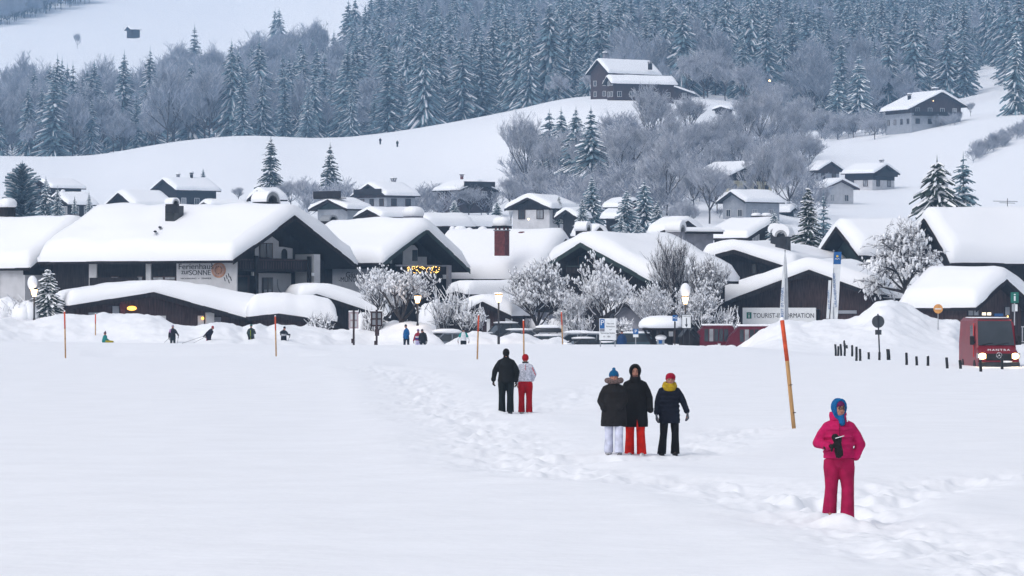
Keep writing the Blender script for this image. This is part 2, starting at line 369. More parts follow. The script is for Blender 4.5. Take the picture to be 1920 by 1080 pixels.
# ------------------------------------------------------------------ chalets
def snow_sheet(mb, xL, xA, xR, zL, zA, zR, y0, y1, t, m='snow', seed=0, nu=34, soft=0.5, lump=0.0, over=0.06, grow=0.0):
    # thick rounded snow blanket over a gabled roof; profile in x, extruded along y
    rng = np.random.RandomState(seed); Wd = xR-xL; Ld = y1-y0
    r = max(0.35*t, 0.2)*1.6
    def spaced(a, b, n):
        c = np.linspace(0, PI, n); s_ = (1-np.cos(c))/2; lin = np.linspace(0, 1, n); return a+(b-a)*(0.55*s_+0.45*lin)
    us = spaced(xL-over, xR+over, nu); nv = int(max(10, min(40, Ld/0.9))); vs_ = spaced(y0-over, y1+over, nv)
    ox, oy = rng.rand(2)*50
    X, Yy = np.meshgrid(us, vs_, indexing='ij')
    sl = (zA-zL)/max(xA-xL, .01); sr = (zA-zR)/max(xR-xA, .01)
    k = soft; dx = X-xA
    roof = zA-np.where(dx < 0, sl, sr)*(np.sqrt(dx*dx+k*k)-k*0.6)
    base = zA-np.where(dx < 0, sl, sr)*np.abs(dx)
    d = np.minimum(np.minimum(X-us[0], us[-1]-X), np.minimum(Yy-vs_[0], vs_[-1]-Yy))
    e = np.sqrt(np.clip(1-(1-np.clip(d/r, 0, 1))**2, 0, 1))
    tt = t*(1+0.26*fbm(X/2.6+ox, Yy/2.6+oy, 3)+lump*np.clip(fbm(X/4.2+oy, Yy/4.2+ox, 2), -.3, 1))
    top = roof*e+base*(1-e)+tt*(0.30+0.70*e)
    tt = tt+grow*np.clip((X-xA)/max(xR-xA, .1), 0, 1)
    top = roof*e+base*(1-e)+tt*(0.30+0.70*e)
    em = np.exp(-(d/0.35)**2); jx = 0.16*fbm(Yy/1.3+ox, X*0+3.3, 3)*em; jy = 0.16*fbm(X/1.3+oy, X*0+7.7, 3)*em
    X = X+jx*np.where(np.minimum(X-us[0], us[-1]-X) < .5, 1, 0); Yy = Yy+jy*np.where(np.minimum(Yy-vs_[0], vs_[-1]-Yy) < .5, 1, 0)
    n, q = X.shape
    V = [(X[i, j], Yy[i, j], top[i, j]) for i in range(n) for j in range(q)]
    Fc = [[i*q+j, (i+1)*q+j, (i+1)*q+j+1, i*q+j+1] for i in range(n-1) for j in range(q-1)]
    # skirt down to the roof and bottom
    ring = [(i, 0) for i in range(n)]+[(n-1, j) for j in range(1, q)]+[(i, q-1) for i in range(n-2, -1, -1)]+[(0, j) for j in range(q-2, 0, -1)]
    b0 = len(V)
    cx, cy = (xL+xR)/2, (y0+y1)/2
    for (i, j) in ring: V.append((X[i, j]+(0.05 if X[i, j] < cx else -0.05), Yy[i, j]+(0.05 if Yy[i, j] < cy else -0.05), base[i, j]+0.004))
    L_ = len(ring)
    for a in range(L_):
        b = (a+1) % L_; (i, j) = ring[a]; (i2, j2) = ring[b]
        Fc.append([i2*q+j2, i*q+j, b0+a, b0+b])
    mb.add(V, Fc, m, True)

def window(root, face, c, z, w, h, pane='glass', off=0.0, frame='plaster', name='window'):
    # face: ('x'|'y', coordinate, outward sign)
    ax, co, sg = face; a, b = co+sg*0.0, co+sg*0.06
    mb = MB(); f = 0.07
    def bx(u0, u1, z0, z1, d0, d1, m, mb):
        lo, hi = sorted((co+sg*d0, co+sg*d1))
        if ax == 'y': mb.box(u0, u1, lo, hi, z0, z1, m)
        else: mb.box(lo, hi, u0, u1, z0, z1, m)
    bx(c-w/2-f, c+w/2+f, z-h/2-f, z-h/2, 0.0, 0.08, frame, mb); bx(c-w/2-f, c+w/2+f, z+h/2, z+h/2+f, 0.0, 0.08, frame, mb)
    bx(c-w/2-f, c-w/2, z-h/2, z+h/2, 0.0, 0.08, frame, mb); bx(c+w/2, c+w/2+f, z-h/2, z+h/2, 0.0, 0.08, frame, mb)
    bx(c-0.025, c+0.025, z-h/2, z+h/2, 0.0, 0.07, frame, mb)
    fo = mb.build(name, root)
    p = MB(); bx(c-w/2, c+w/2, z-h/2, z+h/2, 0.0, 0.035, pane, p); p.build('pane', fo)
    return fo

def chalet(name, label, cat, Y, gx0, gx1, rL, rA, rR=None, ax=None, psi=45, side=100, base=None, snow=0.7, wall='wood', lower=None, lower_h=2.6, oh=0.9, gov=1.2, root=None, snowm='snow', fascia='wood', win=True, group=None, lump=0.0, seed=1, soft=0.5, balcony=False, gable='wood', sidewall=None, Lmin=None, grow=0.0):
    s = F/Y; ps = math.radians(psi); cs = math.cos(ps); sn = abs(math.sin(ps))
    if ax is None: ax = (gx0+gx1)/2
    if rR is None: rR = rL
    zA = CZ-(rA-HR)/s; zL = CZ-(rL-HR)/s; zR = CZ-(rR-HR)/s
    A = wp(ax, rA, Y); xL = -(ax-gx0)/s/cs; xR = (gx1-ax)/s/cs; Ld = max(side/s/max(sn, .05), 4.0)
    if Lmin: Ld = Lmin
    new = root is None
    if base is None: bz = -1.0
    else: bz = CZ-(base-HR)/s
    if new: root = thing(name, label, cat, (A.x, Y, bz), ps, group); off = Vector((0, 0, 0)); zb = bz
    else: off = root.matrix_world.inverted() @ Vector((A.x, Y, 0)); off.z = 0; zb = root.location.z
    rotd = ps-(root.rotation_euler.z)
    X = Matrix.Translation(off) @ Matrix.Rotation(rotd, 4, 'Z') @ Matrix.Translation((0, 0, -zb))
    def nb(): q = MB(); q.x = X; return q
    th = 0.22
    # walls
    wl, wr = xL+oh, xR-oh; g0, g1 = gov, Ld-0.6
    sl = (zA-zL)/(-xL); sr = (zA-zR)/xR
    zwl = zA-sl*abs(wl)-th; zwr = zA-sr*abs(wr)-th; bot = bz-2.0
    mb = nb(); sw = sidewall or wall
    lh = bz+lower_h
    if lower:
        lh = min(lh, min(zwl, zwr)-0.1)
        mb.box(wl, wr, g0, g1, bot, lh, lower)
        mb.prism([(wl-.03, lh), (wr+.03, lh), (wr+.03, zwr), (0, zA-th), (wl-.03, zwl)], g0-.03, g1+.03, wall)
    else:
        mb.prism([(wl, bot), (wr, bot), (wr, zwr), (0, zA-th), (wl, zwl)], g0, g1, wall)
    mb.build('wall', root)
    # roof slab with boards
    rb = nb()
    rb.prism([(xL, zL), (0, zA), (xR, zR), (xR, zR-th), (0, zA-th), (xL, zL-th)], 0, Ld, 'wood')
    ro = rb.build('roof', root)
    fb = nb(); fh = 0.34
    fb.prism([(xL-.02, zL+.02), (0, zA+.02), (0, zA-fh), (xL-.02, zL-fh)], -0.07, -0.003, fascia)
    fb.prism([(0.0, zA+.02), (xR+.02, zR+.02), (xR+.02, zR-fh), (0.0, zA-fh)], -0.068, -0.004, fascia)
    fb.build('fascia', ro)
    sb = nb(); snow_sheet(sb, xL, 0, xR, zL+.01, zA+.01, zR+.01, -0.05, Ld+.05, snow, snowm, seed, lump=lump, soft=soft, grow=grow)
    sb.build('roof_snow', ro)
    root['_']=0
    info = dict(root=root, X=X, wl=wl, wr=wr, g0=g0, g1=g1, xL=xL, xR=xR, zA=zA, zL=zL, zR=zR, s=s, cs=cs, sn=sn, bz=bz, L=Ld, ax=ax, psi=ps, gx0=gx0)
    del root['_']
    if win:
        rng = random.Random(seed*7+3)
        fz = max(bz+1.5, -2)
        hh = min(zwl, zwr)-bz
        def W_(face, c, z, w, h, pane):
            # transform through X by a temporary builder
            ax_, co, sg = face; fr = 'plaster' if (lower is None or z > lh) else 'wood2'
            q = nb()
            def bx(u0, u1, z0, z1, d0, d1, m, q):
                lo, hi = sorted((co+sg*d0, co+sg*d1))
                if ax_ == 'y': q.box(u0, u1, lo, hi, z0, z1, m)
                else: q.box(lo, hi, u0, u1, z0, z1, m)
            f = 0.09; e = 0.035
            bx(c-w/2-f, c+w/2+f, z-h/2-f, z-h/2, e-.03, e+.08, fr, q); bx(c-w/2-f, c+w/2+f, z+h/2, z+h/2+f, e-.03, e+.08, fr, q)
            bx(c-w/2-f, c-w/2, z-h/2, z+h/2, e-.03, e+.08, fr, q); bx(c+w/2, c+w/2+f, z-h/2, z+h/2, e-.03, e+.08, fr, q)
            bx(c-0.03, c+0.03, z-h/2, z+h/2, e, e+.06, fr, q)
            fo = q.build('window', root); p = nb(); bx(c-w/2, c+w/2, z-h/2, z+h/2, e-.03, e+.03, pane, p); p.build('pane', fo)
        n = max(2, int((wr-wl)/2.8))
        for lev in range(2):
            z = bz+1.35+lev*2.7
            if z+0.8 > hh+bz+ (zA-max(zwl, zwr))*0.5: break
            for i in range(n):
                c = wl+(wr-wl)*(i+0.5)/n
                if lev == 1 and (i == 0 or i == n-1) and hh < 4.2: continue
                W_(('y', g0, -1), c, z, 1.0, 1.15, 'curtain' if rng.random() < .3 else 'glass')
        cside = wl if psi > 0 else wr; sg = -1 if psi > 0 else 1; n = max(2, int((g1-g0)/3.0))
        for lev in range(2):
            z = bz+1.35+lev*2.7
            if z+0.8 > hh+bz: break
            for i in range(n): W_(('x', cside, sg), g0+(g1-g0)*(i+.5)/n, z, 1.0, 1.15, 'curtain' if rng.random() < .3 else 'glass')
    if balcony:
        q = nb(); zb_ = bz+2.75; q.box(wl+.2, wr-.2, g0-1.0, g0-.01, zb_, zb_+.12, 'wood'); q.box(wl+.2, wr-.2, g0-1.06, g0-1.0, zb_+.12, zb_+1.0, 'wood')
        q.build('balcony', root)
    return info

def wmb(root): return MB(root.matrix_world.inverted())
def chimney(info, px, rt, rb, wpx, kind='box', m='brick', dY=6.0, snowh=0.45, Y=None):
    """chimney on a roof: column between two rows of the photo at its own distance"""
    root = info['root']; Yc = Y or (root.location.y+dY); s = F/Yc; w = wpx/s
    c = wp(px, rt, Yc); zt = c.z; zb = CZ-(rb-HR)/s-0.5; x = c.x; inv = root.matrix_world.inverted(); R = Matrix.Translation((x, Yc, 0)) @ Matrix.Rotation(root.rotation_euler.z, 4, 'Z')
    mb = MB(inv); mb.x = R; h = w/2*0.82
    if kind == 'box':
        mb.box(-h, h, -h, h, zb, zt, m); mb.box(-h-.06, h+.06, -h-.06, h+.06, zt, zt+.09, 'stone')
        for sx in (-1, 1):
            for sy in (-1, 1): mb.box(sx*h*.8-.06, sx*h*.8+.06, sy*h*.8-.06, sy*h*.8+.06, zt+.09, zt+.32, m)
        mb.box(-h-.15, h+.15, -h-.15, h+.15, zt+.32, zt+.40, 'wood'); top = zt+.40
    elif kind == 'arch':
        zb2 = zt-w*0.35; mb.box(-h, h, -h, h, zb, zb2, m)
        n = 12; r0, r1 = h*0.72, h*1.05
        for k in range(n):
            a, b = PI*k/n, PI*(k+1)/n
            mb.prism([(r0*math.cos(a), zb2+r0*math.sin(a)), (r1*math.cos(a), zb2+r1*math.sin(a)), (r1*math.cos(b), zb2+r1*math.sin(b)), (r0*math.cos(b), zb2+r0*math.sin(b))], -h*1.1, h*1.1, 'zinc')
        mb.box(-h*.5, h*.5, -h*.5, h*.5, zb2, zb2+h*.45, 'metal'); top = zb2+r1*0.8
    else:
        mb.box(-h, h, -h, h, zb, zt, m); top = zt
    o = mb.build('chimney', root)
    if snowh > 0:
        sm = MB(inv); sm.x = R
        if kind == 'arch':
            n = 14; prof = []
            for k in range(n+1): a = PI*k/n; prof.append((h*1.08*math.cos(a), zt-w*.35+h*1.08*math.sin(a)))
            for k in range(n, -1, -1): a = PI*k/n; q = (h*1.08+snowh*math.sin(a)**0.6); prof.append((q*math.cos(a), zt-w*.35+q*math.sin(a)))
            for k in range(n):
                a, b, c_, d = prof[k], prof[k+1], prof[2*n+1-k-1], prof[2*n+1-k]
                sm.prism([a, d, c_, b], -h*1.15, h*1.15, 'snow')
        else:
            rr = h+.16; sm.loft([(0, 0, top-.03, rr*.9, rr*.9), (0, 0, top+.06, rr*1.08, rr*1.08), (0, 0, top+snowh*.55, rr*1.1, rr*1.1), (0, 0, top+snowh*.85, rr*.85, rr*.85), (0, 0, top+snowh, rr*.4, rr*.4)], 'snow', 14, 3)
        sm.build('snow_cap', o)
    return o

# helpers for facade pieces given in photo pixels on a given building
def fx(i, px): return (px-i['ax'])/i['s']/i['cs']                       # gable-front local x
def sy(i, px): return abs(px-i['gx0'])/i['s']/i['sn']                   # long-side local y (left side)
def rz_(i, row): return CZ-(row-HR)/i['s']
def lb(i): q = MB(); q.x = i['X']; return q
# ------------------------------------------------------------------ trees
def tri_tube(P, R, sides=3):
    V = []; T = []
    P = np.asarray(P, float)
    for i in range(len(P)):
        d = P[min(i+1, len(P)-1)]-P[max(i-1, 0)]; d = d/(np.linalg.norm(d)+1e-9)
        a = np.cross(d, (0, 0, 1) if abs(d[2]) < .9 else (1, 0, 0)); a /= np.linalg.norm(a)+1e-9; b = np.cross(d, a)
        for k in range(sides): t = 2*PI*k/sides; V.append(P[i]+(a*math.cos(t)+b*math.sin(t))*R[i])
    for i in range(len(P)-1):
        for k in range(sides):
            a, b = i*sides+k, i*sides+(k+1) % sides; T += [(a, b, b+sides), (a, b+sides, a+sides)]
    return V, T
class Soup:
    def __init__(s): s.V = []; s.T = []; s.M = []
    def add(s, V, T, m):
        b = len(s.V); s.V += [tuple(v) for v in V]; s.T += [(x+b, y+b, z+b) for x, y, z in T]; s.M += [m]*len(T)
    def quad(s, a, b, c, d, m): s.add([a, b, c, d], [(0, 1, 2), (0, 2, 3)], m)
    def arr(s): return np.array(s.V, np.float32), np.array(s.T, np.int32), np.array(s.M, np.int32)
def conifer(seed, H, R, levels, nb, segs=2, snow=0.55, droop=0.35, pw=0.8, lump=0.0, up=0.12, gap=0.05, rk=1.15):
    """tapered trunk + whorls of drooping needle fans carrying snow; materials 0 needles 1 snow"""
    R *= rk; levels = int(levels*1.15)
    g = random.Random(seed); tr = Soup(); cr = Soup()
    V, T = tri_tube([(0, 0, -1.5), (0, 0, H*.5), (0, 0, H*.98)], [R*.07+.06, R*.045+.03, .02], 6); tr.add(V, T, 0)
    for i in range(levels):
        t = (i+g.uniform(.2, .8))/levels; z0 = H*(gap+(0.97-gap)*t)
        rad = R*((1-t)**pw)*g.uniform(.82, 1.08)+0.03*R
        n = max(3, int(nb*(0.45+0.55*(1-t))+g.random()))
        a0 = g.random()*6.28
        for b in range(n):
            az = a0+6.283*b/n+g.uniform(-.25, .25); L = rad*g.uniform(.7, 1.12); c, s_ = math.cos(az), math.sin(az)
            u = up*g.uniform(.4, 1.4)*(0.4+t); dr = droop*g.uniform(.7, 1.4); zz = z0+g.uniform(-.3, .3)*H/levels
            pts = []
            for j in range(segs+1):
                f = j/segs; pts.append((c*L*f, s_*L*f, zz+L*(u*f-dr*f*f)))
            for j in range(segs):
                f = (j+.5)/segs; w = (0.10*R+0.20*L)*(1.05-0.75*f)*g.uniform(.7, 1.3); hang = w*g.uniform(.35, .9)
                p, q = pts[j], pts[j+1]; ex = 1.12 if j == segs-1 else 1.0
                q2 = (q[0]*ex, q[1]*ex, q[2]-(.04*L if ex > 1 else 0))
                for sd_ in (-1, 1):
                    nx, ny = -s_*sd_*w, c*sd_*w; k1 = g.uniform(.6, 1.0); k2 = g.uniform(.25, .8)
                    A = (p[0]+nx*k1, p[1]+ny*k1, p[2]-hang*k1); B = (q2[0]+nx*k2, q2[1]+ny*k2, q2[2]-hang*k2*1.2)
                    cr.quad(p, q2, B, A, 0)
                    if g.random() < snow:
                        h = 0.03+0.012*R; e = g.uniform(.3, .75)
                        A2 = (p[0]+nx*k1*e, p[1]+ny*k1*e, p[2]-hang*k1*e+h); B2 = (q2[0]+nx*k2*e, q2[1]+ny*k2*e, q2[2]-hang*k2*1.2*e+h)
                        cr.quad((p[0], p[1], p[2]+h*1.6), (q2[0], q2[1], q2[2]+h*1.6), B2, A2, 1)
                if lump and g.random() < lump:
                    m_ = [(p[k]+q2[k])/2 for k in range(3)]; r = w*g.uniform(.45, .9); blob(cr, m_, (r*1.0, r*1.0, r*.55), g, 1)
                # hanging needles under the twig
                if g.random() < .6:
                    cr.quad(p, q2, (q2[0], q2[1], q2[2]-hang*.9), (p[0], p[1], p[2]-hang*1.1), 0)
    V, T = tri_tube([(0, 0, H*.9), (0, 0, H*1.03)], [.05*R*.6, .01], 4); cr.add(V, T, 0)
    return tr.arr(), cr.arr()
_ico = None
def blob(sp, c, r, g, m, jit=.18):
    vs = [(0, 0, -1)]+[(math.cos(k*1.0472)*.92, math.sin(k*1.0472)*.92, -.15+.1*(k % 2)) for k in range(6)]+[(math.cos(k*2.094+.5)*.62, math.sin(k*2.094+.5)*.62, .72) for k in range(3)]+[(0, 0, 1)]
    T = [(0, 1+(k+1) % 6, 1+k) for k in range(6)]
    for k in range(3):
        T += [(7+k, 1+2*k, 1+(2*k+1) % 6), (7+k, 1+(2*k+1) % 6, 7+(k+1) % 3), (7+(k+1) % 3, 1+(2*k+1) % 6, 1+(2*k+2) % 6), (7+k, 7+(k+1) % 3, 10)]
    V = [(c[0]+v[0]*r[0]*g.uniform(1-jit, 1+jit), c[1]+v[1]*r[1]*g.uniform(1-jit, 1+jit), c[2]+v[2]*r[2]*g.uniform(1-jit, 1+jit)) for v in vs]
    sp.add(V, T, m)
def broad(seed, H, R, depth=4, kids=(6, 5, 5, 5), trunk_h=0.25, snow=0.7, up=0.6, tw=0.045, tr_r=None, lump=0.0, vase=False, snow_w=1.3, droopy=0.0, minr=.011):
    """bare winter tree: recursive limbs, frosted twigs; crown materials 0 twig 1 snow"""
    g = random.Random(seed); tr = Soup(); cr = Soup(); r0 = tr_r or 0.022*H+.03
    def branch(p, d, L, r, lev):
        n = 3 if lev < 2 else 2; pts = [np.array(p, float)]; dd = np.array(d, float)
        for k in range(n):
            dd = dd+np.array([g.uniform(-.22, .22), g.uniform(-.22, .22), g.uniform(-.10, .16)+(.10 if not droopy else -droopy*(lev > 0)*.25)]); dd /= np.linalg.norm(dd)
            pts.append(pts[-1]+dd*L/n)
        rs = [max(r*(1-.5*k/n), minr) for k in range(n+1)]
        V, T = tri_tube(pts, rs, 5 if lev == 0 else (4 if lev == 1 else 3))
        (tr if lev <= 1 else cr).add(V, T, 0)
        if lev >= 1 and g.random() < snow:
            hz = max(0.1, math.hypot(dd[0], dd[1]))
            w = rs[0]*snow_w+0.012; sp = [q+np.array([0, 0, rs[k]*.8+w*.35]) for k, q in enumerate(pts)]
            V, T = tri_tube(sp, [w*(1-.35*k/n)*(.55+.45*hz) for k in range(n+1)], 3); cr.add(V, T, 1)
        if lump and lev >= depth-2 and g.random() < lump:
            q = pts[-1]; s_ = g.uniform(.6, 1.3)*lump_size; blob(cr, q, (s_, s_, s_*g.uniform(.8, 1.5)), g, 1)
        if lev < depth:
            m = kids[min(lev, len(kids)-1)]
            for k in range(m):
                f = g.uniform(.28, 1.0) if lev > 0 else g.uniform(.5, 1.0)
                j = min(n-1, int(f*n)); q = pts[j]+(pts[j+1]-pts[j])*(f*n-j)
                a = g.uniform(0, 6.283); nd = dd*(.75 if not vase else 1.15)+np.array([math.cos(a), math.sin(a), g.uniform(-.15, .35)*up*2-droopy*(lev >= 1)*.5])*(.85 if not vase else .42)
                nd /= np.linalg.norm(nd); branch(q, nd, L*g.uniform(.5, .78), rs[-1]*g.uniform(.55, .8) if lev else r*g.uniform(.4, .6), lev+1)
    lump_size = 0.017*H
    h = H*trunk_h; V, T = tri_tube([(0, 0, -1), (0.02*H*g.uniform(-1, 1), 0, h*.5), (0, 0, h)], [r0*1.25, r0*1.05, r0], 7); tr.add(V, T, 0)
    nl = kids[0]+1
    for k in range(nl):
        a = 6.283*k/nl+g.uniform(-.4, .4); e = g.uniform(.12, 1.15) if not vase else g.uniform(1.0, 1.4)
        if k == 0: e = 1.45
        d = (math.cos(a)*math.cos(e), math.sin(a)*math.cos(e), math.sin(e)); hh = h*g.uniform(.75, 1.0)
        branch((0, 0, hh), d, (H-h)*.55, r0*g.uniform(.5, .75), 1 if depth < 4 else 0)
    a_, b_ = tr.arr(), cr.arr()
    # fit the crown to the wanted height and radius
    allv = np.vstack([a_[0], b_[0]]); zmax = np.percentile(allv[:, 2], 99.7); rr = np.percentile(np.hypot(allv[:, 0], allv[:, 1]), 97)
    for A in (a_[0], b_[0]):
        z = A[:, 2]; A[:, 0] *= R/rr; A[:, 1] *= R/rr; A[:, 2] = np.where(z > 0, z*H/zmax, z)
    for A in (a_, b_): pass
    return a_, b_
def bush(seed, H, R, n=60, snow=.5):
    g = random.Random(seed); cr = Soup()
    for k in range(n):
        a = g.random()*6.28; r = R*math.sqrt(g.random()); x, y = r*.5*math.cos(a), r*.5*math.sin(a)
        p = [(x, y, -.3), (x*1.5, y*1.5, H*.5*g.uniform(.7, 1.1)), (x*2+g.uniform(-.2, .2)*R, y*2+g.uniform(-.2, .2)*R, H*g.uniform(.6, 1.0))]
        V, T = tri_tube(p, [.035, .022, .008], 3); cr.add(V, T, 0)
        for j in range(3):
            q = p[1] if j < 2 else p[2]; e = (q[0]+g.uniform(-.4, .4)*R, q[1]+g.uniform(-.4, .4)*R, q[2]+g.uniform(.0, .4)*H)
            V, T = tri_tube([q, e], [.016, .006], 3); cr.add(V, T, 0)
            if g.random() < snow: V, T = tri_tube([(q[0], q[1], q[2]+.03), (e[0], e[1], e[2]+.03)], [.035, .02], 3); cr.add(V, T, 1)
        if g.random() < snow*.7: blob(cr, p[2], (.1, .1, .08), g, 1)
    return cr.arr()
def mk(name, arr, mats, smooth=False): return np_mesh(name, arr[0], arr[1], arr[2], [M[m] for m in mats], smooth)
def place_tree(name, label, cat, meshes, x, y, z, sc=(1, 1, 1), rz=0, group=None):
    r = thing(name, label, cat, (x, y, z), rz, group)
    for nm, me in meshes:
        o = link(nm, me, r); o.scale = sc
    return r
def hero(name, label, cat, px, top, base, Y, gen, mats, halfw=None, group=None, z=None):
    """single tree: height from its photo rows at its distance; gen(H,R) makes trunk+crown"""
    s = F/Y; x = (px-960)/s; zg = CZ-(base-HR)/s; H = (base-top)/s; R = halfw/s
    tr, cr = gen(H, R); r = thing(name, label, cat, (x, Y, zg), 0, group)
    link('trunk', mk('trunk', tr, [mats[0]]), r); link('crown', mk('crown', cr, mats[1:]), r); return r

def trees_near():
    sp = ['bark', 'needle', 'snow']
    bl = ['bark', 'twig', 'snow']
    # laden shrub-like conifer by the left lamp
    hero('spruce', 'plump low spruce heavy with snow beside the left street lamp', 'tree', 90, 503, 612, 312, lambda H, R: conifer(11, H, R, 15, 13, 2, .9, .30, .45, lump=.95), sp, 30)
    hero('spruce', 'tall narrow snow-laden spruce rising behind the tourist office roof', 'tree', 1515, 345, 560, 400, lambda H, R: conifer(12, H, R, 30, 13, 3, .55, .30, .62, lump=.12), sp, 37)
    hero('spruce', 'broad grey-green spruce standing right behind the narrow snow-laden one', 'tree', 1544, 362, 560, 560, lambda H, R: conifer(13, H, R, 24, 11, 2, .3, .3, .7), ['bark', 'fneedle', 'snow'], 32)
    hero('spruce', 'wide spruce with thick snow slabs on drooping boughs above the big right roof', 'tree', 1757, 297, 520, 430, lambda H, R: conifer(14, H, R, 24, 13, 3, .6, .5, .45, lump=.2), sp, 62)
    hero('spruce', 'dark blue-green spruce leaning out behind the wide snow-slabbed one', 'tree', 1806, 290, 520, 520, lambda H, R: conifer(15, H, R, 24, 12, 3, .28, .35, .55), ['bark', 'fneedle', 'snow'], 46)
    # village-edge spruces against the meadow
    hero('spruce', 'left one of the two pointed spruces standing alone before the white meadow', 'tree', 508, 255, 400, 900, lambda H, R: conifer(16, H, R, 22, 13, 3, .32, .35, .62), sp, 29)
    hero('spruce', 'right one of the two pointed spruces standing alone before the white meadow', 'tree', 619, 270, 400, 880, lambda H, R: conifer(17, H, R, 22, 13, 3, .32, .35, .66), sp, 28)
    hero('larch', 'wide feathery frosted conifer at the far left behind the roofs', 'tree', 42, 303, 430, 640, lambda H, R: conifer(18, H, R, 26, 14, 4, .5, -.1, .55, up=.25), ['bark', 'fneedle', 'rime'], 44)
    for i, (px, t, b, Y, hw, lb_) in enumerate([
        (86, 332, 430, 600, 22, 'small frosted spruce right of the wide feathery conifer'), (108, 350, 425, 590, 15, 'slim frosted spruce standing before the small left gable'),
        (167, 360, 400, 560, 7, 'tiny snowy spruce poking up over the long left roof'), (140, 368, 400, 560, 6, 'tiny spruce left of its twin above the long left roof'), (381, 316, 345, 880, 7, 'lone tiny spruce on the meadow above the dark barn'),
        (852, 374, 425, 520, 17, 'slim snow-clad spruce between the rear roofs, left of the brick chimney'), (824, 398, 425, 520, 9, 'very small spruce beside the snow-clad slim one'), (932, 378, 430, 560, 18, 'dark little spruce behind the brick chimney'),
        (1048, 367, 420, 600, 13, 'small dark spruce on the white roofline right of the dark gabled cottage'),
        (1110, 330, 440, 640, 29, 'tall mid-green spruce rising behind the cross gable'), (1092, 372, 436, 560, 17, 'slim spruce in front of the tall mid-green one'), (1175, 355, 452, 600, 28, 'frosted spruce left of its taller neighbour behind the round chimney hood'),
        (1208, 338, 452, 620, 34, 'taller spruce of the pair behind the round chimney hood'), (1232, 375, 452, 590, 20, 'short spruce at the right of the pair by the round chimney hood'), (1452, 395, 450, 420, 14, 'small leaning spruce capped with a snow point by the twin chimneys'),
        (1165, 400, 455, 520, 16, 'low snowy spruce at the foot of the pair behind the roof'), (1195, 410, 455, 500, 14, 'lowest snowy spruce tucked under the pair of spruces'),
        ]):
        lum = .3 if i in (5, 14, 2) else .06
        hero('spruce', lb_, 'tree', px, t, b, Y, lambda H, R: conifer(30+i, H, R, 16+(b-t)//12, 11, 2, .55, .32, .7, lump=lum), ['bark', 'needle' if i in (8,) else 'fneedle', 'snow'], hw)
    # frosted broadleaved trees in front of the first houses
    hero('broadleaf_tree', 'snow-plastered bare tree before the guesthouse wall lettering', 'tree', 716, 500, 640, 303, lambda H, R: broad(41, H, R, 4, (6, 4, 3, 3), .30, .6, .5, tr_r=.15, lump=.38, snow_w=1.25), bl, 54)
    hero('broadleaf_tree', 'snow-plastered tree with dark forked trunk left of small lit lamp', 'tree', 752, 507, 640, 299, lambda H, R: broad(42, H, R, 4, (5, 4, 4, 3), .30, .6, .45, tr_r=.19, lump=.35, snow_w=1.2), bl, 62)
    hero('broadleaf_tree', 'dense rounded frosted tree right of the lit lamp by the brown hut', 'tree', 1008, 490, 650, 312, lambda H, R: broad(43, H, R, 4, (7, 5, 4, 3), .28, .42, .5, tr_r=.14, lump=.3, snow_w=1.1), bl, 66)
    hero('broadleaf_tree', 'open snow-clumped tree behind the large parking sign', 'tree', 1138, 478, 655, 312, lambda H, R: broad(44, H, R, 4, (6, 4, 4, 3), .26, .5, .6, tr_r=.16, lump=.45, snow_w=1.2), bl, 60)
    hero('broadleaf_tree', 'upright vase-shaped bare tree in front of the round chimney hood', 'tree', 1264, 448, 650, 322, lambda H, R: broad(45, H, R, 4, (7, 4, 4, 3), .2, .25, .9, tr_r=.20, vase=True), bl, 56)
    hero('broadleaf_tree', 'bare twiggy tree between the lit lamp and the tourist office', 'tree', 1330, 485, 650, 322, lambda H, R: broad(46, H, R, 4, (6, 4, 3, 3), .2, .4, .8, tr_r=.18, vase=True, lump=.15), bl, 44)
    hero('larch', 'shaggy spreading frosted larch above the high snow pile', 'tree', 1697, 418, 640, 330, lambda H, R: broad(47, H, R, 4, (8, 4, 4, 3), .45, .22, .35, tr_r=.2, droopy=.28, lump=.12, snow_w=1.3), bl, 74)
    hero('broadleaf_tree', 'low wide frosted tree at the foot of the vase-shaped tree', 'tree', 1230, 530, 655, 316, lambda H, R: broad(48, H, R, 4, (6, 4, 3, 3), .15, .9, .4, tr_r=.09, lump=.3, snow_w=1.3), bl, 52)
    hero('broadleaf_tree', 'dark bare tree with snowy limbs left of the tourist office eave', 'tree', 1308, 540, 655, 318, lambda H, R: broad(50, H, R, 4, (6, 4, 4, 3), .2, .6, .4, tr_r=.12, lump=.3, snow_w=1.5), bl, 44)
    hero('broadleaf_tree', 'small frosted tree left of the one behind the large parking sign', 'tree', 1078, 545, 650, 320, lambda H, R: broad(49, H, R, 4, (6, 4, 4, 3), .2, .9, .4, tr_r=.08, lump=.3, snow_w=1.3), bl, 40)
    # bushes
    for i, (px, t, b, hw, Y, lb_) in enumerate([(845, 560, 640, 40, 305, 'tall brushy snow-filled shrub right of the small lit lamp'), (885, 585, 640, 26, 303, 'brushy shrub leaning against the brown hut'), (1090, 600, 655, 26, 318, 'snowy shrub left of the large parking sign'), (1364, 592, 650, 24, 318, 'snow-bent bush under the tourist office eave'),
        (1168, 606, 640, 16, 306, 'dark-leaved little bush right of the large parking sign'), (600, 598, 640, 26, 306, 'snow-loaded hedge bush at the end of the low annex roof'), (700, 590, 640, 22, 300, 'bush behind the brown-framed board'), (930, 600, 650, 24, 320, 'bush behind the hut-side lamp')]):
        s = F/Y; r = thing('bush', lb_, 'bush', ((px-960)/s, Y, CZ-(b-HR)/s), i*1.3)
        link('twigs', mk('twigs', bush(60+i, (b-t)/s, hw/s, 110, .75), ['twig', 'snow']), r)
